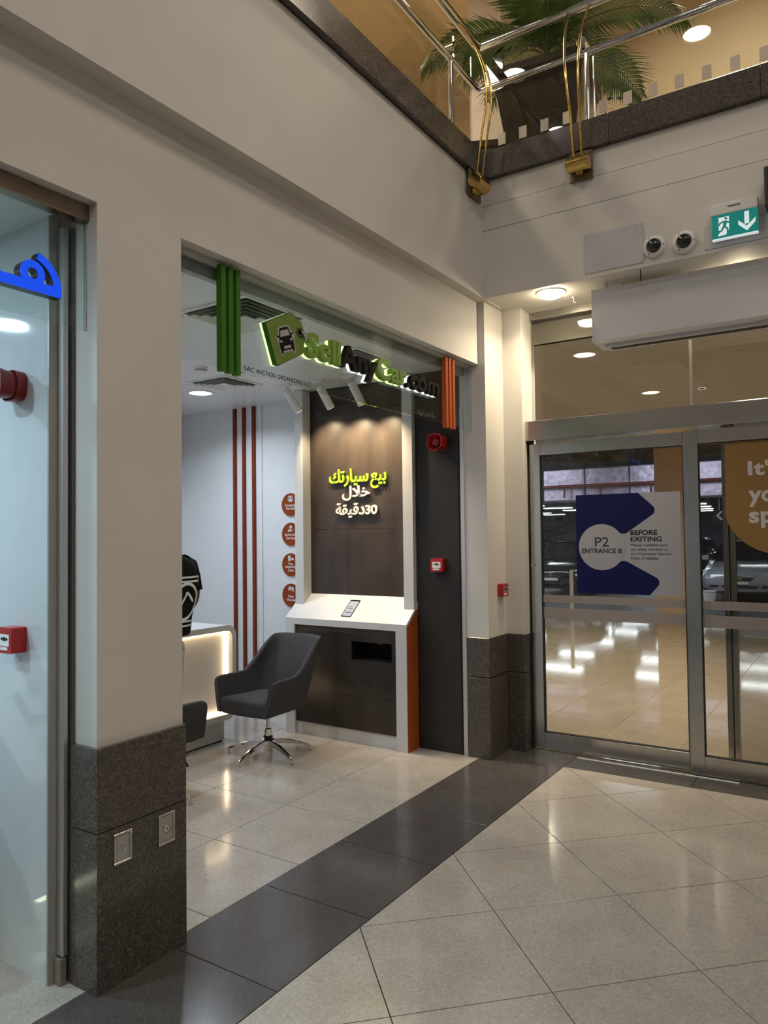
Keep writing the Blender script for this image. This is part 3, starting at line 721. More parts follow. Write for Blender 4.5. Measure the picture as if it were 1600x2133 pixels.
def track_spot(x, y, aim, label, power):
    t = thing('track_spotlight', label, 'spotlight', (x, y, 2.93), 'white track spotlights')
    obj('adapter', B(x-.08, x+.03, y-.018, y+.018, 2.905, 2.93, ch=.002), WHITEP, t)
    obj('stem', MB().tube([(x, y, 2.905), (x, y, 2.872)], .010, 10), WHITEP, t, True)
    p0 = Vector((x, y, 2.86)); d = (Vector(aim)-p0).normalized()
    a, b = p0-d*.02, p0+d*.185
    obj('can', MB().tube([a, a+d*.004, b-d*.003, b], [.030, .034, .034, .032], 20), WHITEP, t, True)
    e = b+d*.001
    obj('lens', MB().tube([b-d*.001, e], [.027, .027], 16), glow('spot_lens', (1, .86, .62), 6), t)
    l = bpy.data.lights.new('spot_lamp', 'SPOT'); l.energy = power; l.color = (1, .76, .46); l.spot_size = math.radians(98); l.spot_blend = 1.0; l.shadow_soft_size = .025
    o = bpy.data.objects.new('spot_lamp', l); COL.objects.link(o); o.parent = t; o.location = e+d*.01-wloc(t); o.rotation_euler = d.to_track_quat('-Z', 'Y').to_euler()
track_spot(-4.02, 4.73, (-3.80, 5.06, 2.24), 'white track spotlight over the counter end next to the round badges', 75)
track_spot(-3.68, 4.74, (-3.50, 5.06, 2.24), 'white track spotlight crossing the lower edge of the shop glass', 135)
track_spot(-3.37, 4.75, (-3.22, 5.06, 2.24), 'white track spotlight seen whole through the shop glass', 115)

# ------------------------------------------------------------------ check-in counter
t = thing('check_in_counter', 'tall white and dark brown check-in counter with sloping top', 'counter', (-3.56, 5.1, 0))
KX0, KX1, KY = -4.163, -2.958, 4.85
slope = lambda y: .970+.824*(y-4.85)
def xp(poly, x0, x1, m, name):
    return obj(name, MB().prism(poly, lambda u, v, w: (w, u, v), x0, x1), m, t)
obj('leg_panel', B(KX0, KX0+.095, KY, 5.33, 0, .9168), WHITEM, t)
obj('leg_panel', B(KX1-.098, KX1, KY, 5.018, 0, .9168), WHITEM, t)
obj('orange_side', MB().prism([(KY+.004, 0), (5.018, 0), (5.018, 1.075), (4.99, slope(4.985)-.02), (KY+.004, .945)], lambda u, v, w: (w, u, v), KX1, KX1+.004), RUSTD, t)
xp([(KY, .917), (KY, .970), (5.09, slope(5.09)), (5.09, slope(5.09)-.06), (4.95, .917)], KX0, KX1, WHITEM, 'sloping_top')
obj('front_panel', B(KX0+.096, -3.672, KY+.018, KY+.03, .106, .916), DARKP, t)
obj('front_panel', B(-3.669, KX1-.099, KY+.018, KY+.03, .106, .373), DARKP, t)
fpn = MB(); a, b = -3.669, KX1-.099
for q in ((a, -3.49, .376, .916), (-3.103, b, .376, .916), (-3.49, -3.103, .376, .661), (-3.49, -3.103, .810, .916)): fpn.box(q[0], q[1], KY+.018, KY+.03, q[2], q[3])
obj('front_hatch', fpn, DARKP, t)
obj('slot_box', join([B(-3.49, -3.103, KY+.25, KY+.26, .661, .81), B(-3.50, -3.49, KY+.03, KY+.26, .65, .82), B(-3.103, -3.093, KY+.03, KY+.26, .65, .82), B(-3.49, -3.103, KY+.03, KY+.26, .65, .661), B(-3.49, -3.103, KY+.03, KY+.26, .81, .82)]), mat('slot_black', (.004, .004, .004), .7), t)
obj('red_lamp', MB().lathe([(.022, 0), (.022, -.02), (0, -.022)], (-3.28, KY+.12, .80), 'z', 14), REDD, t, True)
obj('kick_board', B(KX0+.095, KX1-.098, KY+.03, KY+.05, 0, .105), WHITEM, t)
obj('upright', B(-4.153, -4.062, 4.975, 5.33, slope(4.975)-.02, 2.925), WHITEM, t)
obj('upright', B(-3.052, -2.962, 4.975, 5.018, slope(4.975)-.02, 2.925), WHITEM, t)
obj('upright', B(-3.052, -2.972, 5.018, 5.33, slope(4.975)-.02, 2.925), WHITEM, t)
bz = 1.14
obj('back_panel', B(-4.062, -3.052, 5.08, 5.10, 1.716, 2.925), DARKP, t)
obj('back_panel', B(-4.062, -3.666, 5.08, 5.10, bz, 1.7135), DARKP, t)
obj('back_panel', B(-3.663, -3.052, 5.08, 5.10, bz, 1.7135), DARKP, t)
# tablet sunk in the slope
def sl(u, y, w): 
    n = Vector((0, -.824, 1)).normalized(); return (u+n.x*w, y+n.y*w, slope(y)+n.z*w)
tb = MB().prism([(-3.60, 4.883), (-3.515, 4.883), (-3.463, 5.045), (-3.548, 5.045)], sl, .0005, .002); 
tbo = obj('tablet', MB().prism(rrect(-3.605, -3.505, 4.885, 5.035, .006, 3), sl, .0005, .0025), BLKL, t)
obj('screen', MB().prism([(-3.598, 4.893), (-3.512, 4.893), (-3.512, 5.022), (-3.598, 5.022)], sl, .0025, .003), mat('screen_on', (.3, .32, .38), .15, emit=(.55, .60, .78), es=.35), tbo)
sp = MB()
for q in ((-3.585, -3.525, 4.920, 4.927), (-3.58, -3.53, 4.955, 4.959), (-3.585, -3.545, 4.97, 4.975)): sp.prism([(q[0], q[2]), (q[1], q[2]), (q[1], q[3]), (q[0], q[3])], sl, .003, .0033)
obj('screen_text', sp, PRINTB, tbo)
# raised Arabic slogan
t = thing('slogan_lettering', 'raised green and white Arabic slogan on the dark counter panel', 'lettering', (-3.55, 5.08, 1.8))
FK = fy(5.079)
def words(ws, m, grp):
    for s, u0, u1, v0, cap, b in ws:
        g = fit_text(s, u0, u1, v0, cap, fy(5.072), .014, b); o = obj('word', join(g), m, t)
ab = ''.join(reversed('\ufe91\ufef4\ufeca')); ac = ''.join(reversed('\ufeb3\ufef4\ufe8e\ufead\ufe97\ufeda')); ad = ''.join(reversed('\ufea7\ufefc\ufedd')); ae = ''.join(reversed('\ufea9\ufed7\ufef4\ufed8\ufe94'))
LIME = mat('lime_letter2', (.36, .68, .03), .4, var=.04); IVORY = mat('ivory_letter', (.80, .77, .72), .4, var=.03)
words(((ab, -3.415, -3.258, 2.110, .112, .018), (ac, -3.842, -3.437, 2.110, .112, .018)), LIME, 0)
words(((ad, -3.705, -3.425, 1.985, .092, .016), (ae, -3.775, -3.478, 1.836, .096, .018), ('30', -3.470, -3.352, 1.836, .076, .026)), IVORY, 0)

# round service badges
def badge(cz, lines, icon, label):
    c = (-4.519, 5.362, cz); t = thing('service_badge', label, 'badge', c, 'round service badges')
    obj('disc', MB().lathe([(.113, 0), (.113, -.010), (.112, -.011), (0, -.011)], c, 'y', 40), WHITEM, t)
    obj('disc_face', MB().lathe([(.1085, -.011), (.1085, -.0125), (0, -.0125)], c, 'y', 40), mat('badge_rust', (.25, .046, .010), .5, spec=.15), t)
    F = fy(5.362-.0125); IC = mat('badge_print', (.62, .58, .60), .5); m = MB()
    for p in icon: m.prism([(c[0]+a, cz+b) for a, b in p], F, 0, .001)
    obj('icon', m, IC, t)
    for k, (s, w, v) in enumerate(lines): obj('lettering', join(fit_text(s, c[0]-w/2, c[0]+w/2, cz+v, .024, F, .001, .03)), IC, t)
circ = lambda cx, cy, r, n=14: [(cx+r*math.cos(2*PI*k/n), cy+r*math.sin(2*PI*k/n)) for k in range(n)]
badge(1.955, (('Concierge', .140, -.015), ('Service', .105, -.046)), [circ(0, .072, .013), [(-.022, .026), (.022, .026), (.022, .052), (.010, .058), (-.010, .058), (-.022, .052)], [(-.034, .04), (-.029, .04), (-.024, .07), (-.014, .084), (-.017, .089), (-.029, .074)], [(.034, .04), (.029, .04), (.024, .07), (.014, .084), (.017, .089), (.029, .074)]], 'rust red round badge for concierge service, topmost on the shop wall')
badge(1.677, (('End to End', .145, -.015), ('Service', .105, -.046)), [circ(0, .068, .017, 8), [(-.034, .026), (-.034, .044), (-.014, .048), (.006, .042), (.022, .040), (.036, .050), (.020, .032), (.0, .026)]], 'rust red round badge for end to end service, with gear and hand')
badge(1.391, (('Pre-', .058, -.002), ('Inspected', .14, -.029), ('Cars', .068, -.062)), [[(-.034, .036), (-.004, .036), (-.004, .086), (-.034, .086)], [(.0, .044), (.036, .044), (.036, .056), (.024, .066), (.008, .066), (.0, .056)]], 'rust red round badge for pre-inspected cars, with document and car')
badge(1.107, (('Free', .066, -.022), ('Viewing', .115, -.053)), [[(-.034, .046), (.006, .046), (.006, .066), (-.002, .082), (-.022, .082), (-.034, .066)], circ(.016, .060, .018), [(.026, .048), (.040, .030), (.034, .026), (.020, .042)]], 'rust red round badge for free viewing, lowest on the shop wall')

# ------------------------------------------------------------------ reception desk
t = thing('reception_desk', 'white reception desk with rounded frame and warm lit recess', 'desk', (-4.7, 3.3, 0))
DY0, DY1, DZ0, DZ1, RR = 2.45, 4.455, .185, .945, .10
def ringprism(o_, i_, x0, x1):
    m = MB(); n = len(o_); v = [(x0, a, b) for a, b in o_]+[(x1, a, b) for a, b in o_]+[(x0, a, b) for a, b in i_]+[(x1, a, b) for a, b in i_]; f = []
    for k in range(n):
        j = (k+1) % n
        f += [(k, j, n+j, n+k), (2*n+k, 3*n+k, 3*n+j, 2*n+j), (n+k, n+j, 3*n+j, 3*n+k), (k, 2*n+k, 2*n+j, j)]
    return m.add(v, f)
o_ = rrect(DY0, DY1, DZ0, DZ1, RR, 8); i_ = rrect(DY0+.045, DY1-.045, DZ0+.045, DZ1-.045, RR-.04, 8)
obj('frame', ringprism(o_, i_, -4.98, -4.352), WHITEM, t, True)
obj('lit_panel', MB().prism(rrect(DY0+.046, DY1-.046, DZ0+.046, DZ1-.046, RR-.041, 8), fx(-4.45), 0, .02), mat('desk_panel', (.74, .70, .68), .35, var=.02), t)
i2 = rrect(DY0+.053, DY1-.053, DZ0+.053, DZ1-.053, RR-.046, 8)
obj('led_strip', ringprism(rrect(DY0+.046, DY1-.046, DZ0+.046, DZ1-.046, RR-.041, 8), i2, -4.425, -4.412), glow('led_warm', (1, .74, .44), 26), t)
obj('plinth', B(-4.93, -4.42, DY0+.08, 4.378, .012, DZ0), mat('plinth_white', (.62, .60, .58), .35), t)
obj('plinth_gap', B(-4.92, -4.43, DY0+.09, 4.368, 0, .012), BLACK, t)
obj('work_surface', B(-5.30, -4.98, DY0+.1, DY1-.1, .70, .74), WHITEM, t); obj('rear_leg', B(-5.29, -5.24, DY0+.1, DY1-.1, 0, .70), WHITEM, t)
t = thing('desk_screen', 'low grey screen lying on the reception desk', 'screen', (-4.65, 3.9, .945))
obj('slab', B(-4.86, -4.68, 3.80, 4.16, .9455, .962, ch=.003), mat('grey_slab', (.16, .17, .18), .4), t)
t = thing('red_stand', 'small red plastic stand on the reception desk', 'stand', (-4.52, 4.03, .945))
obj('foot', B(-4.55, -4.505, 4.01, 4.05, .9455, .96, ch=.004), REDP, t)
obj('body', MB().lathe([(.012, 0), (.016, .02), (.012, .035), (.015, .05), (0, .056)], (-4.53, 4.03, .96), 'z', 14), REDP, t, True)

# ------------------------------------------------------------------ swivel chairs (faces -y in its own axes)
def upath(pts, n):
    """resample polyline evenly"""
    L = [0]
    for i in range(1, len(pts)): L.append(L[-1]+math.dist(pts[i], pts[i-1]))
    out = []
    for k in range(n):
        s = L[-1]*k/(n-1); i = 1
        while i < len(L)-1 and L[i] < s: i += 1
        q = (s-L[i-1])/max(1e-9, L[i]-L[i-1]); out.append((pts[i-1][0]+q*(pts[i][0]-pts[i-1][0]), pts[i-1][1]+q*(pts[i][1]-pts[i-1][1])))
    return out
def chair(label, feet0, group):
    t = thing('swivel_chair', label, 'chair', (0, 0, 0), group)
    N = 61
    def half(xa, ya, xb, yb, r):
        # left side front -> back corner -> centre of the back
        pts = [(-xa, ya), (-xb, yb-r)]
        pts += [(-xb+r-r*math.cos(a), yb-r+r*math.sin(a)) for a in [PI/2*k/8 for k in range(1, 9)]]
        pts += [(0, yb+.012)]
        return pts
    def full(*a):
        h = half(*a); return upath(h+[(-x, y) for x, y in h[::-1][1:]], N)
    bot = full(.240, -.290, .225, .225, .13); mid = full(.292, -.272, .272, .30, .15); top = full(.312, -.235, .252, .43, .12)
    def smooth(x): x = max(0, min(1, x)); return x*x*(3-2*x)
    def zt(k):
        s = abs(k/(N-1)-.5)*2             # 0 back centre, 1 arm tip
        return .628+.245*smooth((.66-s)/.36)-.012*s
    rings = []
    for k in range(N):
        z1 = zt(k); s = abs(k/(N-1)-.5)*2
        def P(z, k=k, z1=z1):
            if z < .60:
                q = (z-.365)/(.60-.365); q2 = q*(2-q)*.5+q*.5
                return tuple(bot[k][d]+(mid[k][d]-bot[k][d])*q2 for d in (0, 1))
            # above arm height lean to the top curve
            q = (z-.60)/(.873-.60)
            a, b = mid[k], top[k]
            return tuple(a[d]+(b[d]-a[d])*min(1, q if z1 > .66 else q*.5) for d in (0, 1))
        def inn(z):
            p = P(z); a = mid[max(0, k-1)]; b = mid[min(N-1, k+1)]; tx, ty = b[0]-a[0], b[1]-a[1]; l = math.hypot(tx, ty) or 1
            th = .040 if s < .9 else .034
            return (p[0]+ty/l*th, p[1]-tx/l*th)
        zs = [.365+(z1-.02-.365)*i/7 for i in range(8)]
        loop = [(*P(z), z) for z in zs]
        pt, it = P(z1), inn(z1)
        loop += [(pt[0]*.85+it[0]*.15, pt[1]*.85+it[1]*.15, z1-.004), ((pt[0]+it[0])/2, (pt[1]+it[1])/2, z1+.002), (pt[0]*.15+it[0]*.85, pt[1]*.15+it[1]*.85, z1-.004)]
        loop += [(*inn(z), z) for z in zs[::-1]]
        # round the arm tip
        if s > .93:
            q = (s-.93)/.07; loop = [(x, y+.030*q*q*max(0, (z-.585)/.045), z-.012*q*q*max(0, (z-.585)/.045)) for x, y, z in loop]
        rings.append(loop)
    n = len(rings[0]); v = [p for r in rings for p in r]; f = []
    for i in range(N-1):
        for k in range(n): f.append((i*n+k, i*n+(k+1) % n, (i+1)*n+(k+1) % n, (i+1)*n+k))
    f += [tuple(range(n))[::-1], tuple((N-1)*n+k for k in range(n))]
    obj('shell', MB().add(v, f), FABRIC, t, True, True)
    # seat cushion
    plan = [p for p in full(.226, -.275, .216, .215, .13)]; plan = plan+[(x, -.275-.018*math.cos(PI*x/.47)) for x in [.226-.0452*i for i in range(1, 10)]]
    lay = [(.93, .352), (.985, .362), (1.0, .385), (1.0, .425), (.985, .445), (.94, .457), (.80, .463), (.5, .466), (.2, .467)]; cx, cy = 0, -.04; v = []; f = []; n = len(plan)
    for sc_, z in lay: v += [(cx+(x-cx)*sc_, cy+(y-cy)*sc_, z+.012*max(0, -(y)/.29)*(1 if z > .42 else 0)) for x, y in plan]
    for i in range(len(lay)-1):
        for k in range(n): f.append((i*n+k, i*n+(k+1) % n, (i+1)*n+(k+1) % n, (i+1)*n+k))
    f += [tuple(range(n))[::-1], tuple((len(lay)-1)*n+k for k in range(n))]
    obj('seat', MB().add(v, f), FABRIC, t, True, True)
    obj('mount_plate', B(-.10, .10, -.10, .10, .335, .353, ch=.004), BLACK, t, False, True)
    obj('gas_lift', MB().lathe([(.014, .20), (.014, .338), (.03, .338), (.03, .345)], (0, 0, 0), 'z', 16), CHROME, t, True, True)
    hub = obj('hub', MB().lathe([(.022, .035), (.026, .04), (.026, .075), (.045, .085), (.048, .12), (.036, .135), (.026, .14), (.026, .205), (.018, .21)], (0, 0, 0), 'z', 20), CHROME, t, True, True)
    obj('collar', MB().lathe([(.030, .138), (.036, .142), (.036, .150), (.028, .154)], (0, 0, 0), 'z', 20), BLACK, t, True, True)
    for i in range(5):
        a = math.radians(feet0+72*i); c, s = math.cos(a), math.sin(a); m = MB()
        prof = [(.03, .112, .024, .040), (.10, .106, .020, .036), (.18, .090, .017, .028), (.26, .066, .014, .020), (.315, .048, .012, .017), (.328, .036, .012, .016)]
        v = []; f = []
        for r, z, w, h in prof:
            for dx, dz in ((-w, -h*.55), (w, -h*.55), (w*.75, h*.3), (0, h*.45), (-w*.75, h*.3)):
                v.append((r*c-dx*s*1.0, r*s+dx*c*1.0, z+dz))
        for j in range(len(prof)-1):
            for k in range(5): f.append((j*5+k, j*5+(k+1) % 5, (j+1)*5+(k+1) % 5, (j+1)*5+k))
        f += [(0, 1, 2, 3, 4), tuple(len(v)-5+k for k in range(5))[::-1]]
        lg = obj('leg', m.add(v, f), CHROME, t, True, True)
        obj('foot', MB().lathe([(.013, 0), (.013, .006), (.008, .010), (.008, .045)], (.322*c, .322*s, 0), 'z', 12), CHROME, lg, True, True)
    return t
c1 = chair('charcoal fabric swivel tub chair on a chrome star base, in front of the check-in counter', -88, 'charcoal swivel chairs')
c1.location = (-3.835, 4.258, 0)
c2 = copy_tree(c1); c2['label'] = 'charcoal fabric swivel tub chair mostly hidden behind the granite pier'
c2.location = (-3.850, 3.11, 0); c2.rotation_euler = (0, 0, math.radians(182))

# ------------------------------------------------------------------ person at the desk (faces -y in its own axes)
def skin_body(name, verts, edges, radii, m, parent, sub=2):
    me = bpy.data.meshes.new(name); me.from_pydata(verts, edges, []); me.update()
    o = bpy.data.objects.new(name, me); COL.objects.link(o); o.parent = parent
    o.modifiers.new('skin', 'SKIN'); sk = me.skin_vertices[0].data
    for i, r in enumerate(radii): sk[i].radius = r if isinstance(r, tuple) else (r, r)
    sk[0].use_root = True
    s = o.modifiers.new('sub', 'SUBSURF'); s.levels = sub; s.render_levels = sub
    for p in me.polygons: p.use_smooth = True
    dg = bpy.context.evaluated_depsgraph_get(); new = bpy.data.meshes.new_from_object(o.evaluated_get(dg))
    o.modifiers.clear(); o.data = new; bpy.data.meshes.remove(me)
    for p in new.polygons: p.use_smooth = True
    new.materials.clear(); new.materials.append(m)
    return o
def person():
    t = thing('person', 'person in black T-shirt with white print standing at the reception desk behind the pier', 'person', (0, 0, 0))
    SKIN = mat('skin', (.26, .13, .075), .5, var=.06); V = []; E_ = []; R_ = []
    def n(p, r, a=None):
        V.append(p); R_.append(r); i = len(V)-1
        if a is not None: E_.append((a, i))
        return i
    hip = n((0, 0, .95), (.14, .10)); sp1 = n((0, .01, 1.12), (.135, .095), hip); sp2 = n((0, .01, 1.30), (.155, .105), sp1); ch = n((0, .015, 1.43), (.13, .09), sp2)
    nk = n((.008, .01, 1.52), .052, ch); hd0 = n((0, -.01, 1.60), (.066, .075), nk); hd1 = n((0, -.012, 1.68), (.074, .092), hd0); n((0, -.005, 1.745), (.055, .068), hd1)
    for s in (-1, 1):
        sh = n((s*.175, .01, 1.445), .058, ch); ua = n((s*.212, .02, 1.32), .050, sh); el = n((s*.222, .035, 1.175), .040, ua); fa = n((s*.205, -.06, 1.075), .036, el); wr = n((s*.185, -.15, 1.02), .026, fa)
        pm = n((s*.18, -.20, 1.0), (.034, .018), wr)
        for k in range(4):
            b = n((s*(.150+.020*k), -.245, .990), .0095, pm); c = n((s*(.150+.020*k), -.280-.006*(k in (1, 2)), .975), .0085, b); n((s*(.150+.020*k), -.30-.008*(k in (1, 2)), .962), .0075, c)
        th = n((s*.145, -.205, .991), .010, pm); n((s*.128, -.235, .98), .0085, th)
        hj = n((s*.085, 0, .90), .090, hip); kn = n((s*.095, -.01, .50), .062, hj); cf = n((s*.095, .015, .34), .058, kn); an = n((s*.095, .02, .09), .040, cf); n((s*.105, -.10, .04), .035, an)
    skin_body('body', V, E_, R_, SKIN, t)
    # face and hair
    obj('nose', MB().add([(0, -.128, 1.635), (-.016, -.095, 1.632), (.016, -.095, 1.632), (0, -.095, 1.69)], [(0, 1, 2), (0, 1, 3), (0, 2, 3), (1, 2, 3)]), SKIN, t, True, True)
    for s in (-1, 1):
        obj('eye', MB().lathe([(0, -.010), (.010, -.006), (.011, 0)], (s*.032, -.093, 1.685), 'y', 10), mat('eye_white', (.6, .58, .55), .3), t, True, True)
        obj('ear', MB().lathe([(.012, -.006), (.026, 0), (.012, .008)], (s*.078, .0, 1.665), 'x', 10), SKIN, t, True, True)
    obj('mouth', B(-.024, .024, -.096, -.090, 1.612, 1.618), mat('lips', (.22, .09, .07), .5), t, False, True)
    obj('hair', MB().lathe([(.088, -.015), (.094, .03), (.088, .07), (.060, .105), (0, .118)], (0, .012, 1.675), 'z', 20), mat('black_hair', (.012, .010, .009), .6), t, True, True)
    SH = mat('black_cotton', (.008, .008, .009), .9, spec=.2, var=.2, scale=20, bump=.15, bscale=18)
    prof = [(.965, .196, .140), (.975, .200, .146), (1.10, .186, .136), (1.25, .196, .140), (1.38, .212, .138), (1.45, .205, .124), (1.49, .165, .105), (1.52, .105, .082), (1.535, .072, .070)]
    def hw(z, k):
        for i in range(len(prof)-1):
            if prof[i][0] <= z <= prof[i+1][0]:
                q = (z-prof[i][0])/(prof[i+1][0]-prof[i][0]); return prof[i][k]+(prof[i+1][k]-prof[i][k])*q
        return prof[-1][k]
    nn = 36; v = []; f = []; zs = [.965+(1.535-.965)*i/24 for i in range(25)]
    for z in zs:
        for k in range(nn):
            a = 2*PI*k/nn; c, s = math.cos(a), math.sin(a); w = 1+.012*math.sin(5*a+z*30)*(1.4-z)
            v.append((hw(z, 1)*math.copysign(abs(c)**.8, c)*w, .008+hw(z, 2)*math.copysign(abs(s)**.8, s)*w, z))
    for i in range(24):
        for k in range(nn): f.append((i*nn+k, i*nn+(k+1) % nn, (i+1)*nn+(k+1) % nn, (i+1)*nn+k))
    sh = obj('t_shirt', MB().add(v, f), SH, t, True, True)
    for s in (-1, 1):
        obj('sleeve', MB().tube([(s*.12, .01, 1.475), (s*.172, .012, 1.450), (s*.200, .018, 1.37), (s*.212, .022, 1.285), (s*.214, .024, 1.265)], [.066, .068, .064, .065, .066], 18, cap=False), SH, sh, True, True)
    def back(x, z):
        q = min(1, abs(x)/hw(z, 1)); return .008+hw(z, 2)*(max(0, 1-q**2.5))**.4+.006
    def ribbon(pts, w):
        v = []; f = []
        for i, (x, z) in enumerate(pts):
            a = pts[max(0, i-1)]; b = pts[min(len(pts)-1, i+1)]; dx, dz = b[0]-a[0], b[1]-a[1]; l = math.hypot(dx, dz) or 1
            for s in (-1, 1):
                X, Z = x-dz/l*w/2*s, z+dx/l*w/2*s; v.append((X, back(X, Z), Z))
        for i in range(len(pts)-1): f.append((2*i, 2*i+1, 2*i+3, 2*i+2))
        return MB().add(v, f)
    def line(x0, z0, x1, z1): return [(x0+(x1-x0)*i/12, z0+(z1-z0)*i/12) for i in range(13)]
    pr = join([ribbon([(-.005+.118*math.cos(2*PI*i/40), 1.205+.125*math.sin(2*PI*i/40)) for i in range(41)], .022), ribbon(line(-.165, 1.375, .165, 1.375), .014), ribbon(line(-.150, 1.345, .150, 1.345), .014),
               ribbon(line(-.165, 1.38, -.160, 1.25), .013), ribbon(line(.165, 1.38, .160, 1.25), .013), ribbon(line(-.12, 1.065, .12, 1.065), .012), ribbon(line(-.11, 1.035, .11, 1.035), .012), ribbon(line(-.08, 1.20, .0, 1.27), .018), ribbon(line(.0, 1.27, .06, 1.14), .018)])
    obj('shirt_print', pr, PRINTW, sh, False, True)
    JN = mat('pale_patterned_cloth', (.36, .36, .37), .9, var=.5, scale=22, c2=(.75, .75, .76)); V = []; E_ = []; R_ = []
    a = n((0, .005, .98), (.165, .118)); b = n((0, .005, .91), (.17, .12), a)
    for s in (-1, 1):
        hj = n((s*.088, 0, .80), .098, b); kn = n((s*.097, -.008, .50), .080, hj); n((s*.097, .012, .14), .066, kn)
    skin_body('trousers', V, E_, R_, JN, t)
    for s in (-1, 1):
        c = s*.10; v = []; f = []; k = 14
        for z, sc_ in ((.0, 1), (.022, 1.02), (.03, .98), (.065, .84), (.095, .55)):
            for i in range(k):
                q = 2*PI*i/k; v.append((c+.050*sc_*math.cos(q), -.045*(1 if z < .06 else .3)+.145*(sc_ if z < .05 else sc_*.75)*math.sin(q), z))
        for j in range(4):
            for i in range(k): f.append((j*k+i, j*k+(i+1) % k, (j+1)*k+(i+1) % k, (j+1)*k+i))
        f += [tuple(range(k))[::-1], tuple(4*k+i for i in range(k))]
        so = obj('shoe', MB().add(v, f), mat('shoe_black', (.02, .02, .022), .5), t, True, True)
        obj('shoe_sole', MB().prism([(c+.053*math.cos(2*PI*i/20), -.045+.150*math.sin(2*PI*i/20)) for i in range(20)], lambda u, v, w: (u, v, w), .0, .020), WHITEP, so, False, True)
        obj('sock', MB().tube([(c, .02, .08), (c, .02, .17)], [.045, .043], 12), PRINTW, so, True, True)
    return t
def lean(z):
    k = ((0, .03), (.25, .085), (.95, .085), (1.25, 0), (1.5, 0), (1.6, .055), (2, .055))
    for a, b in zip(k, k[1:]):
        if a[0] <= z <= b[0]: return a[1]+(b[1]-a[1])*(z-a[0])/(b[0]-a[0])
    return 0
pp = person()
for o in pp.children_recursive:
    for v in o.data.vertices: v.co.x += lean(v.co.z)
pp.location = (-4.195, 3.635, 0); pp.rotation_euler = (0, 0, math.radians(-84))

# ------------------------------------------------------------------ neighbouring shop with the blue sign
struct('wall_shop_side', 'gloss white board wall at the side of the blue-sign shop', B(-4.6, -2.597, 1.66, 1.70, 0, 2.9), GLOSSW)
tr = struct('trim_4', 'grey aluminium jamb profile between white board and pier', B(-2.597, -2.588, 1.656, 1.705, 0, 2.9), mat('jamb_grey', (.36, .36, .34), .4, var=.02))
obj('jamb_post', B(-2.588, -2.546, 1.69, 1.712, .10, 2.86, ch=.003), ALU, tr)
obj('jamb_gap', B(-2.560, -2.532, 1.718, 1.728, 0, 2.86), mat('jamb_dark', (.10, .10, .09), .6), tr)
obj('jamb_foot', MB().prism(rrect(-2.592, -2.545, 1.678, 1.708, .006, 3), lambda u, v, w: (u, v, w), 0, .095), stone('foot_stone', (.24, .22, .19), (.3, .28, .25), (.1, .1, .09), .5, 120, .4), tr)
struct('ceiling_neighbour', 'white ceiling of the blue-sign shop', B(-6, -2.56, -3, 1.66, 2.9, 2.96), SHOPC)
struct('wall_neighbour_back', 'pale rear wall of the blue-sign shop', B(-6.1, -6, -3, 1.7, 0, 2.96), SHOPW)
struct('wall_neighbour_end', 'pale far side wall of the blue-sign shop', B(-6, -2.56, -3.1, -3, 0, 2.96), SHOPW)
w3 = struct('window_3', 'glass panel hung across the top of the blue-sign shop opening', loc=(-2.47, 1.0, 2.45))
obj('pane', B(-2.476, -2.464, -.4, 1.726, 2.452, 2.87), GLASS, w3)
obj('head_box', B(-2.50, -2.448, -3, 1.738, 2.866, 2.928, ch=.002), mat('bronze_steel', (.34, .26, .19), .28, 1, var=.05, scale=20), w3)
obj('edge_seal', B(-2.478, -2.462, 1.726, 1.7295, 2.452, 2.866), ALU, w3)
for x, y, lab in ((-4.07, .97, 'cool round downlight in the blue-sign shop, mirrored in the white board'), (-3.2, .3, 'cool round downlight in the blue-sign shop near its glass'), (-4.6, -.8, 'cool round downlight deep in the blue-sign shop')):
    downlight((x, y, 2.9), .10, 40, (.62, .87, 1.0), lab, LAMPC, 'blue-sign shop downlights', spread=PI)
sounder((-2.795, 1.66, 2.262), 'dark red alarm sounder on the gloss white board', REDD, 1.12)
call_point((-2.782, 1.66, 1.272), 'y', 'red call point with white face on the gloss white board', 'fire call points', .092, .098, .062)
BLUE = mat('lit_blue', (.0, .06, .8), .4, emit=(.0, .075, .95), es=1.0)
t = thing('blue_sign', 'lit blue channel letter with ring and curved fin, mounted on the neighbouring shop glass', 'sign', (-2.464, 1.5, 2.53))
BS = mat('sign_side_dark', (.006, .008, .02), .3)
def channel(poly, name):
    obj(name+'_side', MB().prism(poly, fx(-2.463), 0, .040), BS, t); obj(name, MB().prism(poly, fx(-2.423), 0, .003+len(name)*.0002), BLUE, t)
bar = [(.95, 2.530), (1.598, 2.530), (1.598, 2.550), (1.5965, 2.566), (.95, 2.566)]
channel(bar, 'bar')
def ringp(cy, cz, r0, r1, a0, a1, n=28): return arc(cy, cz, r1, a0, a1, n)+arc(cy, cz, r0, a1, a0, n)
channel(ringp(1.487, 2.592, .020, .0455, -40, 319), 'ring')
channel(ringp(1.468, 2.548, .104, .130, 8.2, 71), 'fin')
t = thing('display_stand', 'white sloped display stand with boxes in the blue-sign shop', 'stand', (-3.3, .75, 0))
obj('base', B(-3.7, -2.97, -1.2, 1.50, .14, .62, ch=.004), WHITEM, t)
obj('slope', MB().prism([(-3.7, .62), (-2.97, .62), (-3.45, 1.02), (-3.7, 1.02)], lambda u, v, w: (u, w, v), -1.2, 1.50), WHITEM, t)
obj('plinth', B(-3.65, -3.02, -1.15, 1.45, 0, .10), WHITEM, t)
obj('toe_light', B(-3.019, -2.985, -1.15, 1.45, .115, .138), glow('toe_led', (.95, 1, .72), 7), t)
obj('poster', B(-2.97, -2.9665, .60, 1.40, .20, .58), PRINTW, t)
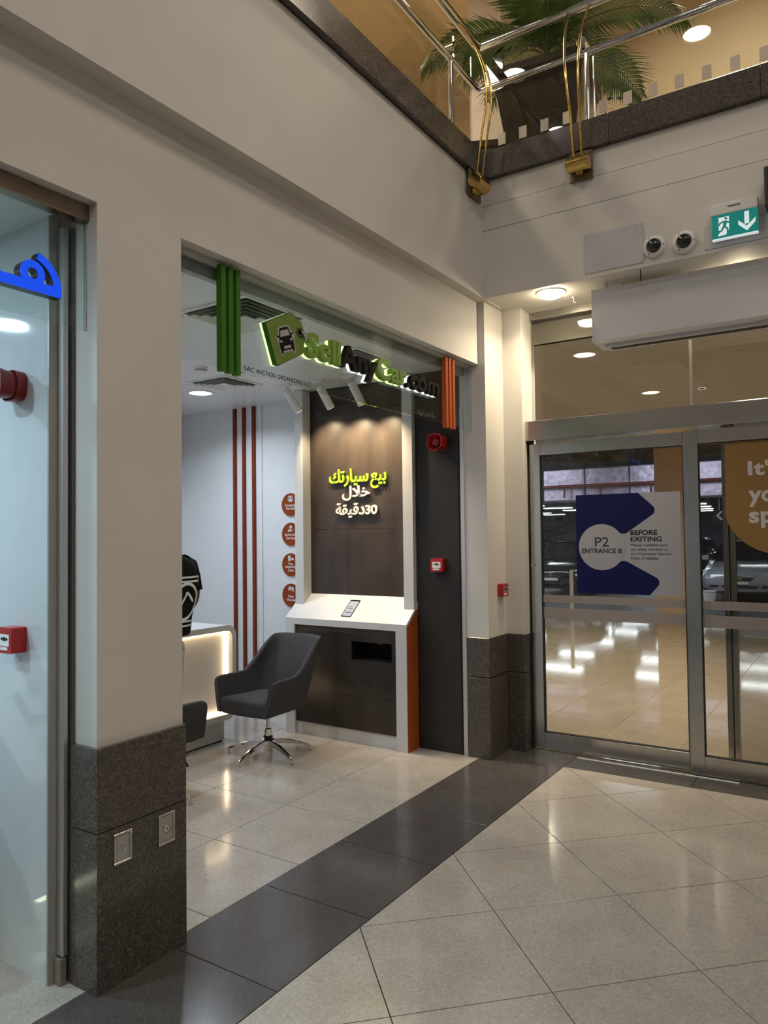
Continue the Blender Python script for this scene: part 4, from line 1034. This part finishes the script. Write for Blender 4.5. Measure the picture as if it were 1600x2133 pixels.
obj('poster_shape', MB().prism([(1.05+.20*math.cos(a)*(1+.15*math.sin(3*a)), .39+.14*math.sin(a)*(1+.1*math.cos(2*a))) for a in [2*PI*k/30 for k in range(30)]], fx(-2.9665), 0, .001), mat('grey_shape', (.35, .37, .38), .5), t)
for k in range(8):
    for j in range(2):
        y0 = -.9+.29*k; xx = -3.0-.22*j; zz = .645+.183*j; b = MB()
        b.add([(xx, y0, zz), (xx, y0+.22, zz), (xx-.13, y0+.22, zz+.108), (xx-.13, y0, zz+.108), (xx+.02, y0, zz+.03), (xx+.02, y0+.22, zz+.03), (xx-.11, y0+.22, zz+.138), (xx-.11, y0, zz+.138)], [(0, 1, 2, 3), (4, 5, 6, 7), (0, 1, 5, 4), (1, 2, 6, 5), (2, 3, 7, 6), (3, 0, 4, 7)])
        obj('display_box', b, mat('box_grey%d' % ((k+j) % 3), ((.20, .22, .24), (.55, .56, .48), (.40, .43, .45))[(k+j) % 3], .5), t)

# ------------------------------------------------------------------ balcony: slab, balustrades, brackets
struct('floor_upper', 'balcony floor slab behind the granite kerb', join([B(-7.5, -2.45, -3, 10.5, 4.18, 4.30), B(-2.45, 4, 5.1, 10.5, 4.18, 4.30)]), mat('upper_floor', (.45, .40, .33), .25))
struct('wall_gallery_left', 'tan painted wall behind the balcony over the shopfront', B(-7.1, -7.0, -3, 10.5, 4.3, 9), TAN)
struct('wall_gallery_back', 'tan painted wall behind the balcony over the doors', B(-7.5, 5, 10.0, 10.1, 4.3, 9.6), TAN)
cg = struct('ceiling_gallery', 'tan ceiling of the balcony gallery', join([B(-7.5, 5, 6.2, 10.5, 9.0, 9.1), B(-7.5, -4.0, -3, 6.2, 9.0, 9.1)]), mat('gallery_ceiling', (.66, .52, .34), .6))
struct('wall_gallery_column', 'taupe square column standing on the balcony', B(-3.88, -3.46, 8.0, 8.4, 4.3, 9.0), mat('taupe_column', (.42, .34, .27), .5))
obj('ceiling_beam', B(-2.3, -1.75, 6.2, 10, 8.6, 9.0), mat('gallery_ceiling', (.66, .52, .34), .6), cg)
WARMG = (1, .86, .66)  # unseen lamps added to brighten the tan gallery evenly
for x, y, lab in ((-1.0, 7.6, 'large warm ceiling light above the balcony beyond the tall palm'), (-5.7, 6.4, 'large warm ceiling light above the balcony in front of the taupe column'), (-4.9, 3.6, 'large warm ceiling light above the balcony over the shopfront'), (-4.9, -.4, 'large warm ceiling light above the balcony over the pier'), (2.6, 7.6, 'large warm ceiling light above the balcony past the exit sign')):
    downlight((x, y, 9.0), .45, 200, WARMG, lab, glow('gallery_fill_lens', (1, .9, .72), 3), 'balcony ceiling lights')

def balustrade(ax):
    if ax == 'y':
        t = thing('balustrade', 'chrome and glass balustrade along the balcony over the shopfront', 'balustrade', (-2.40, 1.0, 4.485), 'balcony balustrades'); P = lambda s, d, z: (-2.392-d, s, z); s0, s1 = -3.0, 5.10
        posts = (4.63, 3.15, 1.6, .1); joints = [(-2.9, .55), (.56, 2.05), (2.06, 3.55), (3.56, 4.765), (4.775, 5.06)]
    else:
        t = thing('balustrade', 'chrome and glass balustrade along the balcony over the doors', 'balustrade', (-1.0, 5.10, 4.485), 'balcony balustrades'); P = lambda s, d, z: (s, 5.10+d, z); s0, s1 = -2.392, 3.1
        posts = (-1.562, -.05, 1.5); joints = [(-2.36, -1.60), (-1.59, -.08), (-.07, 1.45), (1.46, 3.0)]
    obj('top_rail', MB().tube([P(s0, 0, 5.395), P(s1, 0, 5.395)], .033, 20), CHROME, t, True)
    obj('mid_rail', MB().tube([P(s0, 0, 5.055), P(s1-(.05 if ax == 'y' else 0), 0, 5.055)], .024, 18), CHROME, t, True)
    for s in posts:
        po = obj('post', MB().tube([P(s, .0, 4.485), P(s, .0, 5.055)], .019, 14), CHROME, t, True)
        obj('post', MB().tube([P(s+.045, .02, 4.485), P(s+.045, .02, 5.055)], .008, 10), CHROME, t, True)
        obj('glass_clamp', MB().tube([P(s-.02, -.045, 5.115), P(s-.02, .04, 5.115)], .036, 18), CHROME, t, True)
    for a, b in joints:
        p0, p1 = P(a, .045, 4.485), P(b, .055, 5.33)
        g = obj('glass_pane', B(min(p0[0], p1[0]), max(p0[0], p1[0]), min(p0[1], p1[1]), max(p0[1], p1[1]), 4.485, 5.33), UGLASS, t)
        if ax == 'x':
            q = a+.10
            while q < b-.08:
                if not -1.66 < q < -1.50: obj('square_sticker', B(q, q+.058, 5.139, 5.1445, 4.612, 4.700), mat('sticker_white', (.66, .58, .48), .6), g)
                q += .169
    return t
balustrade('y'); balustrade('x')
def bracket(ax):
    if ax == 'y':
        t = thing('brass_bracket', 'brass bow bracket with two rods on the fascia at the inner corner', 'bracket', (-2.30, 4.78, 4.1), 'brass balcony brackets'); c = (-2.245, 4.765, 4.165)
        obj('plate', B(-2.315, -2.30, 4.715, 4.905, 4.085, 4.275, ch=.002), mat('worn_plate', (.18, .14, .09), .4, .6), t)
        obj('barrel', MB().lathe([(.0, -.085), (.048, -.085), (.052, -.08), (.052, .08), (.048, .085), (0, .085)], c, 'y', 28), BRASS, t, True)
        obj('arm', B(-2.31, -2.25, 4.74, 4.79, 4.10, 4.15), BRASS, t)
        for d in (-.045, .045):
            k0 = [(-2.245, 4.21), (-2.205, 4.48), (-2.165, 4.72), (-2.175, 4.92), (-2.245, 5.14), (-2.325, 5.30), (-2.385, 5.39)]
            obj('rod', MB().tube([(x, c[1]+d*(1.0-.015*i), z) for i, (x, z) in enumerate(bez(k0))], .0085, 10), BRASS, t, True)
    else:
        t = thing('brass_bracket', 'brass bow bracket with two rods on the fascia over the doors', 'bracket', (-1.56, 4.94, 4.1), 'brass balcony brackets'); c = (-1.565, 4.885, 4.165)
        obj('plate', B(-1.645, -1.485, 4.945, 4.962, 4.075, 4.275, ch=.002), mat('worn_plate', (.18, .14, .09), .4, .6), t)
        obj('barrel', MB().lathe([(.0, -.075), (.048, -.075), (.052, -.07), (.052, .07), (.048, .075), (0, .075)], c, 'x', 28), BRASS, t, True)
        obj('arm', B(-1.59, -1.54, 4.90, 4.955, 4.10, 4.15), BRASS, t)
        for d, e in ((-.030, -1.69), (.025, -1.525)):
            k0 = [(4.885, 4.21), (4.855, 4.50), (4.825, 4.72), (4.845, 4.90), (4.925, 5.14), (5.03, 5.30), (5.095, 5.39)]
            bb = bez(k0); obj('rod', MB().tube([(c[0]+d+(e-c[0]-d)*(i/(len(bb)-1))**1.3, y, z) for i, (y, z) in enumerate(bb)], .0085, 10), BRASS, t, True)
def bez(k):
    out = []
    for i in range(len(k)-1):
        p0 = k[max(0, i-1)]; p1 = k[i]; p2 = k[i+1]; p3 = k[min(len(k)-1, i+2)]
        for j in range(4):
            s = j/4; out.append(tuple(.5*((2*p1[d])+(-p0[d]+p2[d])*s+(2*p0[d]-5*p1[d]+4*p2[d]-p3[d])*s*s+(-p0[d]+3*p1[d]-3*p2[d]+p3[d])*s**3) for d in (0, 1)))
    out.append(k[-1]); return out
bracket('y'); bracket('x')
# planters and palm
def planter(cx, cy, z0, h, top, bot, label, rot):
    t = thing('planter', label, 'planter', (cx, cy, z0), 'dark balcony planters'); c, s = math.cos(rot), math.sin(rot)
    def q(r, z): return [(cx+(a*c-b*s)*r, cy+(a*s+b*c)*r, z) for a, b in ((-1, -1), (1, -1), (1, 1), (-1, 1))]
    v = []; f = []
    for r, z in ((bot, z0), (top, z0+h-.06), (top+.03, z0+h-.06), (top+.03, z0+h), (top-.02, z0+h), (top-.03, z0+h-.08)): v += q(r, z)
    for i in range(5):
        for k in range(4): f.append((i*4+k, i*4+(k+1) % 4, (i+1)*4+(k+1) % 4, (i+1)*4+k))
    f.append((3, 2, 1, 0))
    obj('tub', MB().add(v, f), mat('planter_brown', (.045, .034, .028), .22), t)
    obj('soil', MB().add(q(top-.025, z0+h-.05), [(0, 1, 2, 3)]), mat('soil', (.03, .02, .015), .9), t)
    return t
planter(-2.13, 5.86, 4.30, 1.12, .36, .20, 'dark brown tapered planter holding the palm on the balcony', math.radians(8))
planter(-3.05, 6.55, 4.30, 1.05, .30, .24, 'dark brown planter beside the palm planter on the balcony', math.radians(25))
t = thing('palm', 'green potted palm with arching feather fronds on the balcony', 'plant', (-2.13, 5.86, 5.36))
random.seed(21)
LEAF = mat('palm_leaf', (.05, .11, .018), .4, var=.35, scale=6, c2=(.13, .21, .045))
obj('stem', MB().tube([(-2.13, 5.86, 5.34), (-2.12, 5.87, 5.60), (-2.13, 5.86, 5.85)], [.05, .04, .025], 10), mat('palm_stem', (.12, .10, .03), .6), t, True)
for k in range(17):
    az = k*2.399+.3; el = math.radians(random.uniform(28, 82)); Ln = random.uniform(.85, 1.35)
    p = Vector((-2.13, 5.86, 5.55+.25*random.random())); d = Vector((math.cos(az)*math.cos(el), math.sin(az)*math.cos(el), math.sin(el))); pts = [p.copy()]; n = 22
    for i in range(n):
        p = p+d*(Ln/n); d = (d+Vector((0, 0, -.050-.0018*i))).normalized(); pts.append(p.copy())
    m = MB().tube(pts, [.010*(1-.85*i/n)+.001 for i in range(n+1)], 5)
    for i in range(3, n+1):
        tg = (pts[i]-pts[i-1]).normalized(); sd = tg.cross(Vector((0, 0, 1)))
        if sd.length < .1: sd = Vector((1, 0, 0))
        sd.normalize(); q = (i-3)/(n-3); ll = (.10+.30*math.sin(PI*min(1, .12+q*.9)))
        for s in (-1, 1):
            for h in (0, .5):
                b0 = pts[i]-tg*(h*Ln/n); dr = (sd*s*.80+tg*.62+Vector((0, 0, .10))).normalized(); w = tg*.014
                a1 = b0+dr*ll*.5+Vector((0, 0, -.010)); a2 = b0+dr*ll+Vector((0, 0, -.06-.06*random.random()))
                nn = len(m.v); m.v += [tuple(b0-w*.5), tuple(b0+w*.5), tuple(a1+w*1.1), tuple(a1-w*1.1), tuple(a2)]; m.f += [(nn, nn+1, nn+2, nn+3), (nn+3, nn+2, nn+4)]
    obj('frond', m, LEAF, t)
t = thing('bushy_plant', 'small dark leafy plant beside the chrome post on the balcony', 'plant', (-1.50, 5.9, 4.30))
m = MB(); random.seed(5)
for k in range(150):
    a = random.random()*2*PI; r = .16*math.sqrt(random.random()); z = 4.35+.75*random.random(); c = Vector((-1.50+r*math.cos(a), 5.9+r*math.sin(a), z)); d = Vector((math.cos(a), math.sin(a), random.uniform(-.3, .6))).normalized(); s = d.orthogonal().normalized()*.014
    m.add([c, c+d*.05+s, c+d*.10, c+d*.05-s], [(0, 1, 2, 3)])
obj('foliage', m, mat('dark_leaf', (.018, .03, .012), .5), t)
obj('pot', MB().lathe([(.11, 0), (.15, .18), (.14, .18), (.13, .15), (0, .15)], (-1.50, 5.9, 4.30), 'z', 20), mat('planter_brown', (.045, .034, .028), .22), t, True)
t = thing('low_dark_dome', 'low dark domed floor light behind the balcony kerb', 'floor light', (-.93, 5.4, 4.30))  # dark shape of unknown kind, modelled as a plain dome without a lamp
obj('dome', MB().lathe([(.10, 0), (.10, .22), (.08, .27), (.04, .295), (0, .30)], (-.93, 5.4, 4.30), 'z', 20), mat('dark_dome', (.03, .026, .024), .4), t, True)

# ------------------------------------------------------------------ lobby behind the doors and car park
lf = struct('floor_lobby', 'polished cream tile floor of the lobby behind the doors', B(-9, 2.2, 5.47, 14.2, -.06, -.0045), LOBBYT)
for i in range(-9, 3):
    for j in range(15):
        x0 = -1.83+.61*i; y0 = 5.47+.61*j
        if x0+.61 < -2.4-(y0-5)*.42 or x0 > -.2-(y0-5.5)*.06: continue
        tile([(x0, y0), (x0+.61, y0), (x0+.61, y0+.61), (x0, y0+.61)], LOBBYT, lf, 'floor_tile', .0022, -.0045, 0)
LOBW = mat('lobby_wall', (.58, .43, .27), .55)
struct('ceiling_lobby', 'taupe ceiling of the lobby behind the doors', join([B(-9, 2.2, 5.62, 14.0, 3.17, 3.27), B(-2.3, 2.2, 5.605, 5.66, 3.17, 3.5)]), mat('lobby_ceiling', (.47, .44, .39), .6))
struct('wall_lobby_right', 'tan side wall of the lobby', B(2.2, 2.3, 5.6, 14.2, 0, 3.3), LOBW)
struct('wall_lobby_left', 'tan far side wall of the lobby', B(-9.1, -9, 5.6, 14.2, 0, 3.3), LOBW)
struct('wall_lobby_near', 'tan lobby wall backing the shop', B(-9, -2.56, 5.50, 5.62, 0, 3.3), LOBW)
struct('wall_lobby_pillar', 'tan pillar at the far end of the lobby', B(-3.13, -2.55, 13.7, 14.2, 0, 3.3), LOBW)
struct('wall_lobby_lintel', 'dark lintel over the far lobby opening', B(-9, 2.2, 13.9, 14.2, 3.0, 3.6), mat('lintel_dark', (.10, .085, .075), .6))
for k, (x, y, lab) in enumerate(((-1.95, 6.15, 'round warm downlight in the lobby ceiling close to the transom glass'), (-1.90, 8.25, 'round warm downlight in the lobby ceiling, seen below the air curtain'), (-1.9, 10.4, 'round warm downlight in the lobby ceiling near the tan pillar'), (-4.4, 8.25, 'round warm downlight deep in the lobby ceiling, away from the tan pillar'), (-4.35, 11.3, 'round warm downlight in the lobby ceiling near the white bollard'), (.2, 8.2, 'round warm downlight in the lobby ceiling by the side wall'))):
    downlight((x, y, 3.17), .085, 52, (1, .88, .68), lab, glow('lobby_lens', (1, .9, .7), 14), 'lobby downlights')
t = thing('white_bollard', 'slim white post standing at the far end of the lobby', 'post', (-4.75, 13.9, 0))
obj('shaft', MB().tube([(-4.75, 13.9, 0), (-4.75, 13.9, .92)], .036, 14), WHITEP, t, True); obj('cap', MB().lathe([(.038, .92), (.03, .945), (0, .95)], (-4.75, 13.9, 0), 'z', 14), WHITEP, t, True)
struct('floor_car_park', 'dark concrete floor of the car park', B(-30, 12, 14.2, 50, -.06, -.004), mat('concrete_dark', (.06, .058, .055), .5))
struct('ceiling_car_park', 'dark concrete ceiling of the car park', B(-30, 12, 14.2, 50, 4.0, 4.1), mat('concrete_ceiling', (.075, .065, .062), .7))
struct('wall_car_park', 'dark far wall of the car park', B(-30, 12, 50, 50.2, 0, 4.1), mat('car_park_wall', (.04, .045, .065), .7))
FOIL = mat('foil_duct', (.44, .39, .52), .32, .55, var=.3, scale=9, bump=1.0, bscale=5)
t = thing('foil_duct', 'silver foil insulated air duct under the car park ceiling', 'duct', (-5, 20.5, 2.55))
x = -16
while x < 6: obj('duct_section', B(x, x+1.17, 20.0, 20.9, 2.52+.02*random.random(), 3.42+.02*random.random(), ch=.03), FOIL, t); x += 1.2
t = thing('red_pipe', 'red sprinkler pipe running in front of the foil duct', 'pipe', (-5, 19.8, 2.9))
RP = mat('pipe_red', (.16, .03, .02), .5)
obj('main', MB().tube([(-16, 19.75, 2.93), (6, 19.75, 2.93)], .045, 10), RP, t, True)
for x in (-6.9, -5.9, -4.6, -2.0): obj('drop', MB().tube([(x, 19.75, 2.93), (x, 19.75, 2.62)], .028, 8), RP, t, True)
TUBE = glow('tube_light', (.86, .95, 1), 22)
k = 0
for y in (17.4, 24, 27, 30.5, 34, 38, 42, 46):
    for x in (-14.5, -11.5, -8.6, -5.6, -2.6, .4, 3.4):
        if y < 20 and x in (-14.5, -2.6, 3.4): continue
        xx = x-.10*(y-24)+.3*math.sin(y*3)
        if y > 20 and not -.46*y < xx < -.02*y: continue
        row = {17.4: 'between the lobby opening and the foil duct', 24: 'in the first row behind the foil duct', 27: 'in the second row behind the foil duct', 30.5: 'in the third row behind the foil duct', 34: 'in the fourth row behind the foil duct', 38: 'in the fifth row behind the foil duct', 42: 'in the last but one row before the far wall', 46: 'in the last row before the far wall'}[y]
        t = thing('tube_light', 'cool white car park light '+row, 'tube light', (xx, y, 2.78), 'car park lights '+row); z = 3.80 if y < 20 else 2.86
        if k == 0: tb0 = (obj('hanger', join([B(-.405, -.395, -.005, .005, .05, 1.14), B(.395, .405, -.005, .005, .05, 1.14)]), ALU, t, False, True), obj('tube', B(-.62, .62, -.25, .25, -.035, -.008), TUBE, t, False, True), obj('fitting', B(-.66, .66, -.27, .27, -.008, .05), WHITEP, t, False, True))
        else:
            for o in tb0: c = o.copy(); COL.objects.link(c); c.parent = t
        t.location.z = z; k += 1
for x in (-9.5, -4.5, .5): area('car_park_fill_light', (x, 16.4, 3.7), 2.5, 170, (.86, .93, 1), (x, 18.6, .6), shape='SQUARE')  # unseen area lights added to brighten the parked cars and duct
def car(label, paint, loc, h=1.0, light=PRINTW):
    t = thing('car', label, 'car', (0, 0, 0), 'parked cars'); st = [(0, .60, .60), (.04, .74, .66), (.18, .84, .73), (.5, .885, .80), (1.0, .89, .89), (1.35, .89, .94), (2.4, .89, .95), (3.6, .88, .97), (4.25, .84, .98), (4.5, .72, .90)]; v = []; f = []
    for y, w, zt in st:
        zb = .26 if y < .1 else .2; pts = [(.80*w, zb), (w*.98, .34), (w, .55 if zt > .6 else .5), (w*.97, zt-.10), (w*.86, zt-.02), (w*.45, zt+.015)]
        loop = [(a, y, b) for a, b in pts]+[(-a, y, b) for a, b in pts[::-1]]; v += loop
    n = 12
    for i in range(len(st)-1):
        for k in range(n): f.append((i*n+k, i*n+(k+1) % n, (i+1)*n+(k+1) % n, (i+1)*n+k))
    f += [tuple(range(n)), tuple((len(st)-1)*n+k for k in range(n))[::-1]]
    obj('body', MB().add(v, f), paint, t, True, True)
    GL = mat('car_glass', (.006, .008, .012), .06, spec=.7); H = 1.42*h
    gh = [(1.15, .80, .93, .78, .94), (1.95, .80, .95, .60, H-.03), (2.2, .80, .95, .59, H), (3.1, .80, .96, .58, H-.01), (3.3, .80, .97, .58, H-.03), (4.0, .78, .98, .74, .985)]; v = []; f = []
    for y, wb, zb, wt, zt in gh: v += [(-wb, y, zb), (-wt, y, zt), (wt, y, zt), (wb, y, zb)]
    for i in range(len(gh)-1):
        for k in range(3): f.append((i*4+k, i*4+k+1, (i+1)*4+k+1, (i+1)*4+k))
    obj('window_glass', MB().add(v, f), GL, t, False, True)
    obj('roof', MB().add([(-.60, 1.97, H-.025), (.60, 1.97, H-.025), (-.58, 3.28, H-.022), (.58, 3.28, H-.022), (0, 2.0, H+.02), (0, 3.2, H+.02)], [(0, 1, 4), (0, 4, 5, 2), (4, 1, 3, 5), (2, 5, 3)]), paint, t, True, True)
    for s in (-1, 1):
        obj('headlight', MB().add([(s*.50, .035, .60), (s*.80, .16, .66), (s*.84, .30, .74), (s*.62, .10, .705), (s*.46, .02, .64)], [(0, 1, 2, 3, 4)]), mat('headlight', (.55, .58, .62), .15, spec=.8), t, False, True)
        obj('fog_light', B(s*.55-.09, s*.55+.09, -.004, .02, .345, .40), BLACK, t, False, True)
        obj('mirror', B(s*.95-.09, s*.95+.07, 1.35, 1.45, .93, 1.05, ch=.02), paint, t, False, True)
        for yy in (.85, 3.6):
            wl = obj('wheel', MB().lathe([(.19, -.10), (.31, -.10), (.325, -.08), (.325, .08), (.31, .10), (.19, .10)], (s*.78, yy, .325), 'x', 24), BLACK, t, True, True)
            obj('rim', MB().lathe([(.19, -.085), (.19, .085), (.05, .09), (.05, -.09)], (s*.78, yy, .325), 'x', 16), ALU, wl, True, True)
    obj('grille', MB().add([(-.36, .005, .62), (.36, .005, .62), (.22, -.012, .50), (-.22, -.012, .50)], [(0, 1, 2, 3)]), BLACK, t, False, True)
    obj('grille_badge', MB().lathe([(.05, 0), (.05, -.008), (0, -.008)], (0, -.008, .575), 'y', 16), CHROME, t, False, True)
    obj('lower_intake', MB().add([(-.40, -.003, .40), (.40, -.003, .40), (.34, -.003, .33), (-.34, -.003, .33)], [(0, 1, 2, 3)]), BLACK, t, False, True)
    obj('number_plate', B(-.18, .18, -.018, -.006, .425, .49), PRINTW, t, False, True)
    t.location = loc; return t
def recar(src, label, paint, loc, rz=0):
    c = copy_tree(src); c['label'] = label; c.location = loc; c.rotation_euler = (0, 0, rz)
    for ch in c.children:
        if ch.data.materials[0] == src_paint: 
            ch.data = ch.data.copy(); ch.data.materials[0] = paint
    return c
src_paint = mat('silver_paint', (.36, .38, .44), .22, .3, coat=.6)
c0 = car('silver white saloon car facing the lobby doors in the car park', src_paint, (-2.45, 20.0-1.2, 0))
recar(c0, 'black saloon car facing the lobby beside the white bollard', mat('black_paint', (.006, .006, .008), .15, coat=.8), (-6.9, 18.6, 0))
recar(c0, 'dark blue car parked behind the black saloon', mat('blue_paint', (.03, .05, .09), .2, coat=.8), (-8.3, 24.5, 0))
recar(c0, 'dark green-grey car parked behind the silver white saloon', mat('dgreen_paint', (.02, .03, .03), .2, coat=.8), (-3.4, 25.5, 0))
recar(c0, 'dark car parked far behind between the tube lights', mat('dark_paint', (.012, .014, .02), .2, coat=.8), (-5.6, 27.5, 0))
recar(c0, 'grey car parked next to the silver white saloon', mat('grey_paint', (.10, .11, .13), .2, coat=.8), (.1, 19.4, 0))
t = thing('bucket', 'white plastic bucket standing in front of the silver car', 'bucket', (-3.02, 18.3, 0))
obj('pail', MB().lathe([(.11, 0), (.14, .28), (.15, .28), (.15, .30), (.13, .30), (.105, .02), (0, .02)], (-3.02, 18.3, 0), 'z', 20), WHITEP, t, True)
obj('handle', MB().tube([(-3.02+.15*math.cos(a), 18.3, .28-.12*math.sin(a)) for a in [PI*k/10 for k in range(11)]], .005, 6), ALU, t, True)
t = thing('chevron_board', 'dark board with a row of white chevrons in the car park', 'sign', (-3.6, 29, 2.1))
obj('hanger', join([B(-4.4, -4.38, 29.01, 29.02, 2.42, 4.0), B(-3.1, -3.08, 29.01, 29.02, 2.42, 4.0)]), ALU, t); obj('board', B(-4.6, -2.9, 29, 29.03, 2.02, 2.42), mat('board_dark', (.03, .03, .035), .6), t)
for k in range(6):
    u = -4.5+.26*k; obj('chevron', MB().prism([(u, 2.22), (u+.16, 2.38), (u+.25, 2.38), (u+.09, 2.22), (u+.25, 2.06), (u+.16, 2.06)], fy(29), 0, .004), PRINTW, t)

# ------------------------------------------------------------------ the side of the hall behind the camera
struct('wall_opposite', 'pale shop wall on the opposite side of the hall', B(6.0, 6.1, -6, 5.5, 0, 4.3), mat('opposite_plaster', (.50, .47, .43), .6))
struct('wall_rear', 'pale wall at the rear of the hall', B(-2.5, 6.0, -6.1, -6.0, 0, 4.3), mat('opposite_plaster', (.50, .47, .43), .6))
struct('wall_back_right', 'pale wall right of the glass doors', B(1.6, 6, 5.40, 5.6, 0, 3.4), PLASTER)
rf = struct('ceiling_roof_beams', 'white roof beams across the open hall', join([B(-2.3, 6, y-.09, y+.09, 8.66, 8.95) for y in (-3.5, -.56, 1.0, 2.5)]+[B(-4.4, -2.3, y-.09, y+.09, 8.66, 8.95) for y in (-1.9, 0.0)]), WHITEM)
for k, (x, y) in enumerate(ATRIUM):
    t = thing('atrium_fill_light', 'wide round ceiling light under a roof beam, %s' % ('facing the glass doors', 'towards the rear wall', 'by the opposite wall', 'in the rear corner')[k], 'ceiling light', (x, y, 8.66), 'hall roof lights')  # made-up fittings around the added hall lamps
    obj('housing', MB().lathe([(.66, -.012), (.66, -.06), (.62, -.09), (.61, -.05), (0, -.05)], (x, y, 8.66), 'z', 32), WHITEP, t, True)
for k, (x, y) in enumerate(((-1.77, -.56), (-4.25, 0.0), (-4.26, -1.89))):
    t = thing('roof_spot', 'small bright round light under a roof beam, %s' % ('over the hall floor', 'over the balcony above the pier', 'over the balcony behind the pier')[k], 'ceiling light', (x, y, 8.66), 'small roof lights')
    obj('housing', MB().lathe([(.20, 0), (.20, -.10), (.185, -.10), (.18, -.06)], (x, y, 8.66), 'z', 24), WHITEP, t, True)
    obj('lens', MB().lathe([(.18, -.075), (0, -.075)], (x, y, 8.66), 'z', 24), glow('roof_spot_lens', (1, .95, .85), 40), t)
